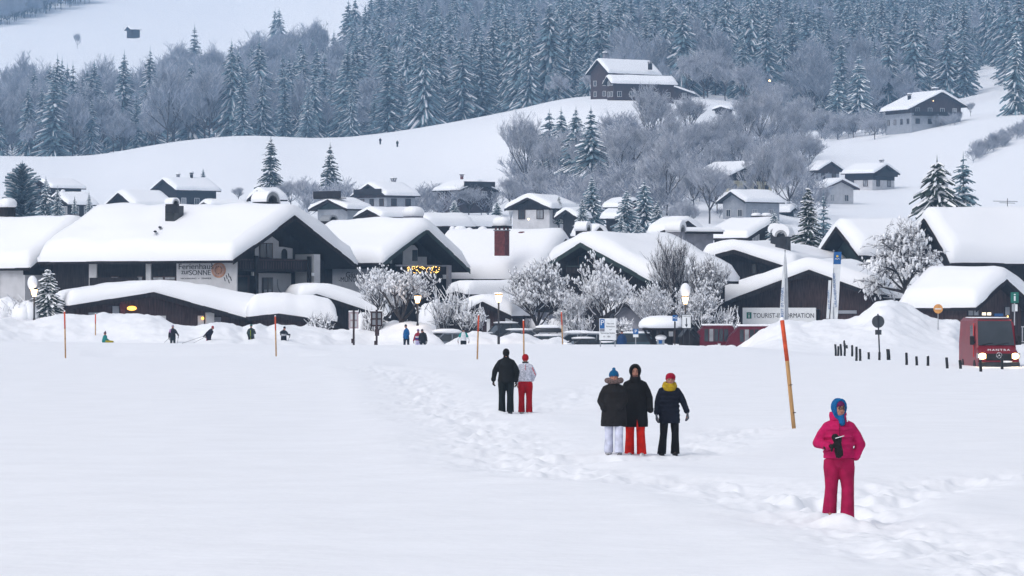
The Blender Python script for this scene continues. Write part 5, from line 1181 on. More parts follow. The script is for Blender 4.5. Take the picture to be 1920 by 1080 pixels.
def people_near():
    V3 = Vector; up = V3((0, 0, 1)); vox = .011
    # 1 pink walker --------------------------------------------------
    Y = 58.6; sc = 1.0
    J = joints(1.70, -1, head=(.0, -.03, 1.63), turn=.35, handL=None,
               elR=(-.30, .03, 1.14), wrR=(-.15, -.20, 1.10), elL=(.31, .06, 1.12), wrL=(.23, .03, .93),
               knR=(-.11, -.05, .52), anR=(-.135, -.02, .18), knL=(.12, -.06, .50), anL=(.11, -.10, .08))
    J['handR'] = (V3((.75, -.35, .15)), V3((.1, -.2, -1)), .9, -1)
    r = person('person in a magenta quilted jacket and blue hood, walking alone nearest the camera', 1573, 976, Y, J, .02)
    r.location.z -= .06
    r['category'] = 'person'
    build_body(r, J, .0085); face(r, J)
    mj = cl('magenta_jacket', (0.42, 0.006, 0.085), bump=.8, bs=8); mt = cl('crimson_trousers', (0.30, 0.006, 0.055), bump=.8, bs=6)
    trousers(r, J, mt, vox, .096, .097, .02); jacket(r, J, mj, vox, .15, 1.03, 1.05, 1.04, collar=.10, puffy=1)
    s = Sh(); n_ = J['neck']; s.loft([(n_.x-.01, .035, n_.z-.01, .115, .105), (n_.x-.01, .045, n_.z+.06, .125, .105), (n_.x-.01, .06, n_.z+.11, .118, .085)]); s.build('collar', r, mj, vox, 3)
    mb = cl('blue_hood', (0.004, 0.10, 0.27), bump=.5); hd, f, rt = J['head'], J['face'], J['hright']
    s = Sh(); s.ell(hd+up*.022-f*.034, (.102, .104, .125), 18); s.cap(hd-up*.06-f*.012, J['neck']+up*.01, .082, .075)
    n = 14
    for k in range(n):
        a, b = 2*PI*k/n, 2*PI*(k+1)/n; P = lambda a: hd+up*(.012+.112*math.sin(a))+rt*.082*math.cos(a)+f*(.045+.012*math.sin(a)); s.cap(P(a), P(b), .019, .019, 8)
    s.cap(J['neck']+up*.06+f*.07, J['neck']-up*.04+f*.11, .045, .045); s.build('hood', r, mb, .009, 3)
    q = MB(); q.tube([J['neck']+up*.055+f*.125, J['neck']-up*.03+f*.16], .007, 'blue', 6); q.build('hood_zip', r)
    q = MB(); q.tube([J['neck']+up*.06+f*.115+rt*.06, J['neck']-up*.01+f*.145+rt*.062], .006, 'white', 6); q.ell(J['neck']-up*.015+f*.148+rt*.062, (.011, .011, .011), 'white', 8, 6); q.build('toggle', r)
    s = Sh(); s.ell(hd+up*.052-f*.0, (.080, .092, .072), 16); s.build('headband', r, cl('plum_cap', (0.13, 0.012, 0.08)), .008, 2)
    q = MB()
    for sg in (-1, 1):
        c = hd+up*.004+f*.098+rt*sg*.032; q.tube([c+rt*.024*math.cos(2*PI*k/12)+up*.018*math.sin(2*PI*k/12) for k in range(13)], .0035, 'ink', 5)
    q.tube([hd+up*.008+f*.1-rt*.008, hd+up*.008+f*.1+rt*.008], .003, 'ink', 5); q.build('glasses', r)
    q = MB(); q.tube([J['chest']+up*.12-V3((0, .150, 0)), J['chest']-V3((0, .168, 0)), J['waist']-V3((0, .160, 0)), J['waist']-up*.11-V3((0, .162, 0))], .0045, cl('zip_dark', (.03, .003, .012)), 5); q.build('zip', r)
    bg_ = cl('black_glove', (.012, .011, .012)); gloves(r, J, bg_, .0065, 'R', 1.25)
    g = thing('glove', 'loose black glove held in the right hand of the magenta-jacketed walker', 'glove', tuple(r.location+J['wrR']+V3((.10, -.11, .03))))
    s = Sh(); s.hand((0, 0, .045), (.15, 0, -1), (0, -1, 0), 1.35, .15, 1, .014); s.cap((-.01, 0, .05), (-.03, 0, .10), .045, .05, 12, .5); s.cap((.03, 0, .04), (.035, 0, .09), .03, .03); s.build('glove_shell', g, bg_, .0065, 1)
    q = MB(); q.tube([(-.03, -.035, .085), (.02, -.04, .10), (.09, -.03, .12)], .006, 'white', 5); q.build('strap', g)
    # 2-4 group of three ----------------------------------------------
    Y = 82.7
    J = joints(1.68, -1, elL=(.20, .0, 1.13), wrL=(.10, -.13, 1.0), elR=(-.26, .04, 1.13), wrR=(-.20, -.10, .98), handL=None, handR=None, knR=(-.10, -.02, .48), anR=(-.105, .03, .10), knL=(.10, -.10, .50), anL=(.10, -.12, .10))
    r = person('person in a blue bobble hat, fur-collared coat and white trousers, left of trio', 1151, 857, Y, J)
    build_body(r, J, .010); face(r, J); hd, f, rt = J['head'], J['face'], J['hright']
    mc = cl('charcoal_coat', (.013, .012, .013), bump=.9, bs=12); trousers(r, J, cl('white_trousers', (.52, .54, .66), bump=.5), vox, .088, .088, .09, hk=.88)
    jacket(r, J, mc, vox, .44, 1.13, 1.12, 1.12, 'coat', .05)
    s = Sh(); g_ = random.Random(2)
    for k in range(18):
        a = 2*PI*k/18; s.ell(J['neck']+V3((.135*math.cos(a), .02+.09*math.sin(a), .055+.02*math.cos(a)**2)), (g_.uniform(.045, .06), .045, g_.uniform(.045, .062)), 8)
    s.build('fur_collar', r, mat('fur', (.13, .09, .085), .9, var=.7, vs=40, bump=1, bs=60), vox, 1)
    s = Sh(); s.ell(hd+up*.055-f*.005, (.094, .104, .085), 16); s.cap(hd+up*.035-f*.005-rt*.05, hd+up*.035-f*.005+rt*.05, .05, .05, 12); s.ell(hd+up*.155, (.035, .035, .033)); s.build('bobble_hat', r, cl('blue_knit', (.004, .09, .22), bump=1, bs=40), .009, 1)
    boots(r, J, mat('boot_black', (.015, .014, .015), .6, var=.8, vs=14, col2=(.3, .3, .32)), .011, 1.15)
    J = joints(1.80, -1, elL=(.27, .04, 1.12), wrL=(.29, -.06, .88), elR=(-.22, .05, 1.14), wrR=(-.14, -.05, .95), handR=None, knR=(-.10, -.03, .48), anR=(-.11, -.02, .09), knL=(.10, -.06, .49), anL=(.12, -.06, .09), handL=None)
    r = person('bearded person in a long black hooded coat and bright red trousers, middle of the trio', 1191, 857, 83.3, J)
    build_body(r, J, .010); face(r, J); hd, f, rt = J['head'], J['face'], J['hright']
    mk_ = cl('black_coat', (.007, .007, .008), bump=.8, bs=10); trousers(r, J, cl('red_trousers', (.55, .012, .004), bump=.9, bs=5), vox, .092, .094, .06, hk=.8)
    s = Sh(); jacket(r, J, mk_, vox, .52, 1.08, 1.05, 1.16, 'coat', .07)
    s.ell(hd+up*.025-f*.045, (.122, .115, .138), 18); s.cap(hd-up*.09-f*.03, J['neck']-up*.02, .10, .12)
    for k in range(14):
        a, b = 2*PI*k/14, 2*PI*(k+1)/14; P = lambda a: hd+up*(.005+.115*math.sin(a))+rt*.090*math.cos(a)+f*(.055+.02*math.sin(a)); s.cap(P(a), P(b), .024, .024, 8)
    s.build('hood', r, mk_, .010, 3)
    s = Sh(); s.cap(hd-up*.075+f*.05-rt*.025, hd-up*.075+f*.05+rt*.025, .034, .034); s.build('beard', r, mat('beard', (.12, .06, .05), .9, var=.4, vs=30), .008, 1)
    boots(r, J, mat('boot_two_tone', (.02, .02, .022), .6, var=.8, vs=10, col2=(.5, .5, .5)), .011, 1.15)
    q = MB(); q.prism([(.015, .54), (.065, .54), (.03, .74)], -.215, -.19, CL['red_trousers']); q.build('coat_gap', r)
    J = joints(1.66, -1, head=(.02, -.05, 1.60), neck=(.005, -.0, 1.46), elL=(.29, .04, 1.14), wrL=(.37, -.01, .93), elR=(-.24, .03, 1.13), wrR=(-.27, -.08, .90), knR=(-.12, -.04, .48), anR=(-.16, -.04, .09), knL=(.12, -.02, .49), anL=(.12, .02, .11))
    J['handL'] = (V3((.2, -.1, -1)), V3((-1, 0, 0)), .7, 1)
    r = person('person in a crimson cap, yellow scarf and navy coat walking right of the trio', 1255, 853, 83.9, J)
    build_body(r, J, .010); face(r, J); hd, f, rt = J['head'], J['face'], J['hright']
    mn = cl('navy_coat', (.007, .009, .018), bump=.9, bs=10); trousers(r, J, cl('black_trousers', (.008, .008, .010)), vox, .080, .086, .06, hk=.88)
    jacket(r, J, mn, vox, .36, .98, .98, 1.06, 'coat', .06, puffy=1)
    s = Sh()
    for z_, rx, ry, k1 in ((.01, .115, .105, .040), (.055, .102, .092, .036), (-.04, .09, .10, .036)):
        for k in range(16):
            a, b = 2*PI*k/16, 2*PI*(k+1)/16; P = lambda a: J['neck']+V3((rx*math.cos(a), -.015+ry*math.sin(a), z_+.02*math.sin(a))); s.cap(P(a), P(b), k1, k1, 8)
    s.build('scarf', r, cl('yellow_scarf', (.45, .30, .008), bump=1, bs=25, var=.5), .010, 2)
    s = Sh(); s.ell(hd+up*.055-f*.01+rt*.004, (.100, .105, .085), 16); s.cap(hd+up*.02-f*.01-rt*.055, hd+up*.02-f*.01+rt*.055, .045, .045); s.build('knit_cap', r, cl('crimson_knit', (.34, .006, .03), bump=1, bs=40), .009, 1)
    gloves(r, J, cl('grey_glove', (.09, .10, .12)), .007); boots(r, J, M['black'], .011, 1.0)
    # 5-6 couple walking away ------------------------------------------
    Y = 117.0
    J = joints(1.80, 1, elL=(-.30, .02, 1.13), wrL=(-.34, .03, .90), elR=(.29, .02, 1.12), wrR=(.26, .02, .88))
    J['handL'] = (V3((-.1, .1, -1)), V3((1, 0, 0)), .7, -1); J['handR'] = (V3((.1, .1, -1)), V3((-1, 0, 0)), .5, 1)
    r = person('broad person all in black seen from behind, beside the red-capped person', 949, 773, Y, J)
    build_body(r, J, .012); mk2 = cl('black_jacket', (.008, .009, .010), bump=.7, bs=8); trousers(r, J, cl('black_ski_trousers', (.006, .009, .010)), .013, .10, .10, .05)
    jacket(r, J, mk2, .013, .24, 1.16, 1.15, 1.0, collar=.13); gloves(r, J, bg_, .008); boots(r, J, M['black'], .013, 1.15)
    s = Sh(); s.ell(J['head']+up*.012, (.096, .105, .122), 16); s.build('knit_cap', r, cl('black_knit', (.010, .009, .009), bump=1, bs=40), .010, 1)
    J = joints(1.66, 1, elL=(-.22, .03, 1.14), wrL=(-.24, .02, .90), elR=(.26, .05, 1.14), wrR=(.20, .14, .98), handR=None)
    r = person('person in a red cap, pale grey patterned jacket and red trousers seen from behind', 985, 772, 117.6, J)
    build_body(r, J, .012); trousers(r, J, cl('dark_red_trousers', (.32, .004, .010), bump=.7), .013, .092, .092, .05); boots(r, J, mat('boot_pale', (.02, .02, .02), .6, col2=(.5, .5, .5), var=.5, vs=10), .013, 1.1)
    jacket(r, J, mat('pale_patterned_jacket', (.30, .34, .42), .8, var=.15, vs=30, col2=(.62, .62, .70), bump=.6, bs=10), .012, .13, .92, .95, 1.0, collar=.05)
    s = Sh(); s.loft([(0, .01, J['neck'].z+.01, .095, .085), (0, .01, J['neck'].z+.05, .085, .078)]); s.build('collar', r, mk2, .012, 2)
    s = Sh(); s.ell(J['head']+up*.015, (.094, .103, .112), 16); s.build('knit_cap', r, cl('red_knit', (.34, .004, .008), bump=1, bs=40), .010, 1)
    q = MB(); q.box(-.006, .006, -.136, -.126, J['chest'].z-.02, J['chest'].z+.13, 'red'); q.tube([J['shR']+V3((.03, -.075, -.03)), J['elR']+V3((.03, -.06, 0)), J['wrR']+V3((.03, -.04, .03))], .010, 'red', 5); q.build('piping', r)
def skier(label, px, row_head, Y, h, colj, colt, colh, facing=-1, pose={}, poles=(), extra=None, jl=.16, hat='knit_cap', wide=1.0, legcol2=None, group=None, glove=(.015, .015, .016)):
    s = F/Y; J = joints(h, facing, **pose); zt = CZ-(row_head-HR)/s; z = zt-(J['head'].z+.125)
    r = person(label, px, 0, Y, J, z); vox = .017
    build_body(r, J, .016)
    if facing < 0 and Y < 400:
        q = MB(); 
        for sg in (-1, 1): q.ell(J['head']+J['face']*.08+J['hright']*sg*.03, (.014, .01, .009), EYE, 6, 4)
        q.build('eye', r)
    c = lambda t: cl('cloth_%d_%d_%d' % tuple(int(v*1000) for v in t), t)
    trousers(r, J, c(colt), vox, .085, .085, .06); jacket(r, J, c(colj), vox, jl, wide, .95, 1.0); boots(r, J, M['black'], .018)
    sh = Sh(); up = Vector((0, 0, 1)); sh.ell(J['head']+up*.045, (.088, .10, .088), 14); sh.build(hat, r, c(colh), .014, 1)
    gloves(r, J, c(glove), .013, 'LR', 1.2)
    if extra: extra(r, J, c, vox)
    for i, (a, tip) in enumerate(poles):
        w = r.location+J['wr'+a]+Vector(J['hand'+a][0]).normalized()*.05 if J['hand'+a] else r.location+J['wr'+a]; t = r.location+Vector(tip); g_ = thing('ski_pole', 'thin ski pole held in the %s hand of the %s' % ('left' if a == 'L' else 'right', extra_name(label)), 'ski pole', tuple(t)); q = MB(g_.matrix_world.inverted())
        d = (w-t).normalized(); q.tube([t, w+d*.06], .011, 'metal', 6); q.build('shaft', g_); q = MB(g_.matrix_world.inverted()); q.tube([w-d*.02, w+d*.10], .018, 'black', 6); q.build('grip', g_)
        q = MB(g_.matrix_world.inverted()); q.tube([t+d*.06, t+d*.075], .045, 'black', 10); q.build('basket', g_)
    return r, J
def extra_name(l): return ' '.join(l.replace('person in ', '').replace('person with ', '').split()[:5])
def people_far():
    V3 = Vector; up = V3((0, 0, 1))
    def patch(col, lo, hi, dx=0, w=.2):
        def fn(r, J, c, vox):
            s = Sh(); s.loftd([((dx, .0, lo), .20*w/.2, .142), ((dx, .0, (lo+hi)/2), .206*w/.2, .150), ((dx, .0, hi), .20*w/.2, .142)]); s.build('jacket_band', r, c(col), vox, 1)
        return fn
    # seated child
    Y = 288; s = F/Y; zt = CZ-(624-HR)/s; r = thing('person', 'child in a dark bobble hat and teal jacket sitting in the snow', 'person', ((197-960)/s, Y, zt-.70))
    b = Sh(); b.ell((0, 0, .62), (.085, .09, .10)); b.cap((0, 0, .56), (0, 0, .45), .05, .06); b.cap((0, 0, .42), (0, 0, .12), .12, .13); b.cap((.0, 0, .38), (.26, -.05, .20), .04, .035); b.cap((0, 0, .1), (.45, -.03, .08), .1, .05); b.build('body', r, SKIN, .014, 1)
    b = Sh(); b.cap((0, 0, .42), (-.03, 0, .14), .15, .19); b.cap((0, -.05, .38), (.22, -.12, .22), .06, .05); b.cap((0, .05, .38), (.2, .12, .22), .06, .05); b.build('jacket', r, cl('teal_jacket', (.01, .17, .16)), .016, 2)
    b = Sh(); b.ell((0, 0, .68), (.095, .10, .085)); b.ell((0.02, 0, .80), (.04, .04, .04)); b.build('bobble_hat', r, cl('dark_plum_hat', (.05, .012, .025)), .014, 1)
    b = Sh(); b.cap((.05, -.08, .12), (.52, -.08, .10), .10, .06); b.cap((.05, .1, .12), (.52, .08, .10), .10, .06); b.build('trousers', r, cl('yellow_olive_trousers', (.30, .25, .01)), .016, 1)
    T = .25
    r1 = skier('person in a pale cap and black suit with a lilac shoulder, skiing leftmost', 324, 609, 285, 1.62, (.014, .014, .020), (.010, .014, .018), (.30, .26, .34), -1,
        dict(elL=(.29, -.02, 1.16), wrL=(.42, -.16, .98), elR=(-.26, .08, 1.12), wrR=(-.28, .02, .84), turn=-.6), (('L', (.30, -.30, .22)), ('R', (-.85, .3, .15))), lambda r, J, c, v: (lambda s: (s.cap(J['shR']-up*.02, J['shR']-up*.13, .09, .085), s.build('shoulder_patch', r, c((.42, .26, .44)), v, 1)))(Sh()))
    skier('person in a red cap and black suit skiing bent forward', 393, 611, 285, 1.68, (.012, .010, .020), (.012, .010, .020), (.28, .01, .03), -1,
        dict(head=(.22, -.03, 1.53), neck=(.14, 0, 1.42), chest=(.07, 0, 1.27), waist=(-.04, .01, 1.05), hip=(-.08, .01, .92), shL=(.16, -.12, 1.35), shR=(.05, .14, 1.36), elL=(-.14, -.20, 1.22), wrL=(-.32, -.2, 1.0), elR=(-.10, .2, 1.2), wrR=(-.20, .25, .95), hipL=(-.04, -.02, .86), hipR=(-.12, .02, .86), knL=(.10, -.02, .50), anL=(.20, 0, .12), knR=(-.14, 0, .5), anR=(-.30, .05, .15), turn=1.2,
             handL=(V3((-.8, 0, -.6)), V3((0, 1, 0)), .9, 1), handR=(V3((-.8, 0, -.6)), V3((0, -1, 0)), .9, -1)), (('L', (-1.85, -.2, .42)), ('R', (-1.3, .25, .35))),
        lambda r, J, c, v: (lambda s: (s.cap(J['hipR']-V3((.07, .05, -.02)), lerp(J['hipR'], J['knR'], .9)-V3((.07, .05, 0)), .03, .03), s.build('side_stripe', r, c((.30, .02, .08)), v, 1)))(Sh()))
    skier('person in a green cap and grey-green jacket with a yellow stripe, standing upright', 471, 608, 287, 1.76, (.03, .045, .045), (.010, .012, .014), (.01, .09, .07), -1,
        dict(elL=(.26, -.02, 1.14), wrL=(.24, -.20, 1.26), elR=(-.25, .03, 1.14), wrR=(-.2, -.10, 1.0), handL=(V3((0, -.3, .9)), V3((-1, 0, 0)), 1.0, 1)), (('L', (.20, -.2, .1)),),
        lambda r, J, c, v: (lambda s: (s.cap((-.03, -.15, 1.34), (-.03, -.155, .95), .022, .022), s.cap((-.03, -.10, .9), (-.02, -.10, .3), .022, .022), s.build('stripe', r, c((.25, .32, .01)), .012, 1)))(Sh()), jl=.22)
    skier('person in a black top and patterned belt pack leaning on poles', 532, 612, 287, 1.62, (.012, .014, .022), (.010, .012, .018), (.01, .01, .014), -1,
        dict(head=(.06, -.05, 1.62), elL=(.30, -.05, 1.17), wrL=(.45, -.2, 1.13), elR=(-.20, 0, 1.16), wrR=(-.22, -.05, 1.3), turn=.7), (('L', (.15, -.35, .2)), ('R', (.32, -.3, .2))),
        lambda r, J, c, v: patch((.35, .36, .40), .98, 1.12)(r, J, c, v))
    skier('person in a black cap and long bright blue jacket standing sideways', 762, 608, 284, 1.80, (.008, .09, .26), (.010, .014, .022), (.008, .014, .016), -1,
        dict(head=(-.04, -.02, 1.64), elL=(.16, -.12, 1.13), wrL=(.03, -.22, 1.05), elR=(-.16, .1, 1.13), wrR=(-.17, -.02, .9), shL=(.10, -.12, 1.40), shR=(-.08, .13, 1.40), turn=-1.1, handL=None, knR=(-.12, -.01, .48), anR=(-.17, .02, .09), knL=(.12, -.01, .48), anL=(.16, .02, .09)), jl=.28, wide=.98)
    skier('person in a lilac bobble hat and red, white and blue jacket', 784, 617, 283, 1.55, (.25, .01, .03), (.42, .40, .60), (.16, .12, .24), -1,
        dict(elR=(-.26, .02, 1.13), wrR=(-.34, -.05, .88)), (), lambda r, J, c, v: (patch((.5, .5, .55), 1.10*.886, 1.22*.886)(r, J, c, v), patch((.01, .04, .20), .97*.886, 1.09*.886, 0, .205)(r, J, c, v)))
    skier('person all in black bending close to the lilac-hatted person', 793, 617, 282, 1.62, (.010, .012, .016), (.010, .012, .016), (.012, .012, .016), -1,
        dict(head=(-.05, -.03, 1.58), elL=(.24, -.02, 1.1), wrL=(.28, -.1, .86), turn=-.9, knR=(-.13, 0, .5), anR=(-.2, 0, .1), knL=(.14, 0, .5), anL=(.16, .02, .1)), jl=.2, wide=.95)
    skier('person in a white jacket with teal shoulders and dark mittens between the snow mounds', 869, 616, 283, 1.70, (.62, .64, .68), (.010, .012, .014), (.010, .010, .012), -1,
        dict(elL=(.29, -.04, 1.15), wrL=(.38, -.12, .93), elR=(-.29, -.04, 1.15), wrR=(-.38, -.12, .95)), (('R', (-.30, -.28, .3)),),
        lambda r, J, c, v: (lambda s: [s.cap(J['sh'+a], lerp(J['sh'+a], J['el'+a], .8)+V3((0, -.012, 0)), .083, .08) for a in 'LR']+[s.build('shoulder_patch', r, c((.01, .24, .22)), v, 1)])(Sh()), wide=1.08, glove=(.08, .012, .012))
    skier('person in a dark blue jacket seen from behind between the two parking signs', 1166, 620, 286, 1.78, (.012, .04, .12), (.010, .014, .03), (.03, .018, .016), 1,
        dict(elL=(-.27, .02, 1.13), elR=(.27, .02, 1.13)), wide=1.25, jl=.26)
    for px, row, lab, c1 in ((713, 271, 'tiny dark hiker on the white meadow, left of the two', (.02, .02, .03)), (745, 276, 'tiny dark hiker on the white meadow, right and lower of the two', (.02, .04, .035))):
        Y = ysolve(px, row, 700, 1150); h = 1.75; J = joints(h, 1); s = F/Y; r = person(lab, px, row, Y, J, gz((px-960)/s, Y)-.02); r.scale = (1, 1, 1)
        build_body(r, J, .04); trousers(r, J, cl('cloth_hiker', (.02, .02, .03)), .04, .1, .1, .05); jacket(r, J, cl('cloth_hiker_%d' % px, c1), .04, .2, 1.2, 1.2)
# ------------------------------------------------------------------ street furniture, signs, vehicles
def props():
    V3 = Vector
    # marker poles: orange top, wooden shaft
    for px, t, b, Y, dx, rad, lb_ in ((1479, 597, 806, 100.5, 26, .048, 'nearest leaning orange-topped marker pole, in front of the snow pile'), (122, 583, 670, 233, 2, .042, 'leftmost orange-topped marker pole'), (179, 588, 638, 291, 0, .040, 'short orange-topped marker pole on the bank by the seated child'),
        (517, 592, 664, 247, 2, .042, 'orange-topped marker pole beside the rightmost skier with poles'), (896, 590, 673, 227, -3, .042, 'orange-topped marker pole between the white-jacketed person and the tall lamp'), (982, 600, 668, 238, 1, .042, 'orange-topped marker pole rising behind the red-capped person'), (1054, 584, 652, 276, 3, .042, 'orange-topped marker pole in front of the snowed-in cars')):
        s = F/Y; p = wp(px+dx/2, b, Y); r = thing('marker_pole', lb_, 'snow pole', tuple(p), 0, 'orange-topped marker poles'); h = (b-t)/s; q = MB(); tp = V3((-dx/s, 0, h)); k = .62 if Y > 200 else .62
        q.tube([(0, 0, -.4), tp*k], rad, 'bamboo', 8); 
        for j in (.15, .4): q.tube([tp*j, tp*(j+.006)], rad*1.15, 'wood', 8)
        q.build('shaft', r); q = MB(); q.tube([tp*k, tp*.985], rad*1.04, 'orange', 8); q.build('painted_top', r); q = MB(); q.ell(tp*.99, (rad*1.1, rad*1.1, rad*1.3), 'snow', 8, 6); q.build('snow_cap', r)
    # street lamps
    def lamp(px, t, b, Y, snow, lb_, arm=0):
        s = F/Y; r = thing('street_lamp', lb_, 'street lamp', tuple(wp(px, b, Y))); h = (b-t)/s; q = MB(); q.tube([(0, 0, -1.5), (0, 0, h-.55)], .06, 'metal', 8); q.tube([(0, 0, -1.5), (0, 0, .5)], .09, 'metal', 8); q.build('pole', r)
        q = MB(); q.loft([(0, 0, h-.56, .12, .12), (0, 0, h-.08, .24, .24)], 'lamp', 6, smooth=False); q.build('lantern_glass', r)
        q = MB(); q.loft([(0, 0, h-.08, .27, .27), (0, 0, h+.02, .22, .22), (0, 0, h+.08, .05, .05)], 'metal', 6, smooth=False); q.build('lantern_cap', r)
        if snow:
            q = MB(); q.ell((-.12 if arm else 0, 0, h+snow*.42), (.36, .34, snow*.55), 'snow', 16, 10); q.build('snow_cap', r)
        lt = bpy.data.lights.new('lamp_light', 'POINT'); lt.energy = 22; lt.color = (1, .62, .3); lt.shadow_soft_size = .2; o = bpy.data.objects.new('lamp_light', lt); COL.objects.link(o); o.parent = r; o.location = (0, -.5, h-.3)
    lamp(783, 553, 620, 297, 0, 'small lit street lamp beside the dark forked frosted tree'); lamp(935, 551, 644, 289, .12, 'tall lit street lamp in front of the brown hut')
    lamp(1285, 555, 650, 300, .95, 'lit street lamp under a tall snow dome behind the arrow sign', 0); lamp(64, 541, 610, 303, .95, 'lit street lamp with a snow dome at the left beside the plump spruce', 1)
    # backs of notice boards
    def board(px, t, b, w, m, lb_, Y, foot):
        s = F/Y; r = thing('notice_board', lb_, 'notice board', tuple(wp(px, foot, Y)), .12); h = (foot-t)/s; hb = (foot-b)/s; w = w/s; q = MB(); q.tube([(0, -.08, -.8), (0, -.08, h+.12)], .07, 'wood2', 8); q.box(-.16, -.02, -.15, -.02, -.05, .25, 'wood2'); q.build('post', r)
        q = MB(); q.box(-w/2, w/2, 0, .05, hb, h, 'white' if m == 'pale' else 'grey_paint'); q.build('panel', r); q = MB(); f = .10; c = 'wood2' if m != 'pale' else mat('pale_frame', (.42, .34, .36), .7, var=.1)
        for a in ((-w/2, w/2, hb, hb+f), (-w/2, w/2, h-f, h), (-w/2, -w/2+f, hb+f, h-f), (w/2-f, w/2, hb+f, h-f), (-w/2+f, w/2-f, (h+hb)/2-.05, (h+hb)/2+.05)): q.box(a[0], a[1], -.06, -.002, a[2], a[3], c)
        q.build('frame', r); q = MB(); q.box(-w/2-.02, w/2+.02, -.06, .08, h+.003, h+.09, 'snow', .03); q.build('snow_cap', r)
        return r, h, hb
    board(663, 585, 616, 18, 'pale', 'back of a pale-framed notice board on a dark post', 284, 642); r, h, hb = board(706, 584, 612, 22, 'dark', 'back of a brown-framed notice board on a wooden post', 281, 646)
    q = MB(); q.box(-.12, .16, -.20, -.152, hb-.62, hb-.18, 'wood2'); q.build('small_plate', r)
    # parking signs
    Y = 262; s = F/Y; r = thing('parking_sign', 'large white sign with a blue P field and German parking text', 'sign', tuple(wp(1139.5, 648, Y))); q = MB()
    for sx in (-.45, .45): q.tube([(sx, .05, -.8), (sx, .05, 1.6)], .035, 'zinc', 8)
    q.split('post', r); X0, X1 = (1123.5-1139.5)/s, (1155-1139.5)/s; Z0, Z1 = (648-637.5)/s, (648-597)/s
    q = MB(); q.box(X0, X1, -.03, .0, Z0, Z1, 'white', .008); q.build('panel', r); q = MB(); q.box(X0+.03, X0+.33, -.045, -.032, Z1-.62, Z1-.04, 'blue'); q.build('blue_field', r); q = MB(); q.box(X0+.02, X0+.33, -.04, -.032, Z1-.80, Z1-.64, 'stone'); q.build('grey_field', r)
    text('lettering', 'P', .44, 'white', Matrix.Translation((X0+.185, -.05, Z1-.28)) @ FRONT, r, .004, 'CENTER', 1.05)
    for s_, xx, zz, hh, m in (('Nur mit', .17, -.32, .13, 'ink'), ('Parkschein', .17, -.50, .125, 'ink'), ('zur', .17, -.69, .12, 'ink'), ('Sonnenparkplatz', .0, -.90, .13, 'ink'), ('8 - 18h', -.05, -1.12, .15, 'ink')):
        text('lettering', s_, hh, m, Matrix.Translation((xx, -.035, Z1+zz)) @ FRONT, r, .003, 'CENTER', 1.0)
    Y = 270; s = F/Y; r = thing('parking_sign', 'small blue P sign with a white plate below, left of the snow-roofed kiosk', 'sign', tuple(wp(1192, 648, Y))); q = MB(); q.tube([(0, .04, -.8), (0, .04, 1.1)], .03, 'zinc', 8); q.build('post', r)
    q = MB(); q.box(-.17, .17, -.02, 0, .72, 1.06, 'blue', .006); q.build('blue_field', r); q = MB(); q.box(-.17, .17, -.02, 0, .53, .71, 'white', .006); q.build('plate', r); text('lettering', 'P', .30, 'white', Matrix.Translation((0, -.025, .89)) @ FRONT, r, .003)
    # blue direction sign and arrow sign
    Y = 276; s = F/Y; r = thing('direction_sign', 'small blue sign with a white bar and dot on a dark post beside the kiosk', 'sign', tuple(wp(1265.5, 650, Y))); q = MB(); q.tube([(0, .04, -.6), (0, .04, 2.15)], .035, 'wood2', 8); q.box(-.02, .10, .0, .08, -.15, .0, 'wood2'); q.build('post', r)
    q = MB(); q.box(-.16, .16, -.02, 0, 1.66, 2.05, 'blue', .006); q.build('blue_field', r); q = MB(); q.box(-.12, .0, -.03, -.022, 1.84, 1.89, 'white'); q.box(.05, .09, -.03, -.022, 1.78, 1.90, 'white'); q.ell((.07, -.03, 1.96), (.028, .01, .028), 'white', 8, 6); q.build('symbol', r)
    q = MB(); q.box(-.05, .05, -.02, .1, 1.1, 1.6, 'metal'); q.build('bracket', r)
    Y = 280; s = F/Y; r = thing('arrow_sign', 'white sign with a black arrow pointing down below the snow-domed lamp', 'sign', tuple(wp(1287, 650, Y))); q = MB(); q.tube([(.2, .05, -.6), (.2, .05, 2.1)], .03, 'metal', 8); q.tube([(-.2, .05, -.6), (-.2, .05, 2.1)], .03, 'metal', 8); q.split('post', r)
    z0, z1 = (650-615)/s, (650-590)/s; q = MB(); q.box(-.29, .29, -.02, 0, z0, z1, 'white', .006); q.build('panel', r); q = MB()
    for a in ((-.30, .30, z0-.03, z0), (-.30, .30, z1, z1+.03), (-.32, -.29, z0, z1), (.29, .32, z0, z1)): q.box(a[0], a[1], -.03, .01, a[2], a[3], 'metal')
    q.build('frame', r); q = MB(); m_ = (z0+z1)/2-.08; q.box(-.028, .028, -.032, -.022, m_-.15, m_+.30, 'ink'); q.prism([(-.10, m_-.12), (0, m_-.32), (.10, m_-.12)], -.033, -.021, 'ink'); q.build('arrow', r)
    text('lettering', 'PARKUHR', .11, 'ink', Matrix.Translation((0, -.025, z1-.10)) @ FRONT, r, .003)
    # round sign seen from behind
    Y = 240; s = F/Y; r = thing('round_sign', 'dark round traffic sign seen from behind with a small plate, right of the marker bollards', 'sign', tuple(wp(1650, 667, Y))); q = MB(); t = V3((-.12, 0, 2.36)); q.tube([V3((0, 0, -.5)), t], .042, 'metal', 8); q.build('post', r)
    q = MB(); q.x = Matrix.Translation((-.10, 0, 0)); q.disc((0, 1.92), .355, .05, .075, 'signback', 32); q.build('disc', r); q = MB(); q.x = Matrix.Translation((-.09, 0, 0)); q.box(-.18, .18, .05, .07, 1.18, 1.46, 'signback', .01); q.build('plate', r)
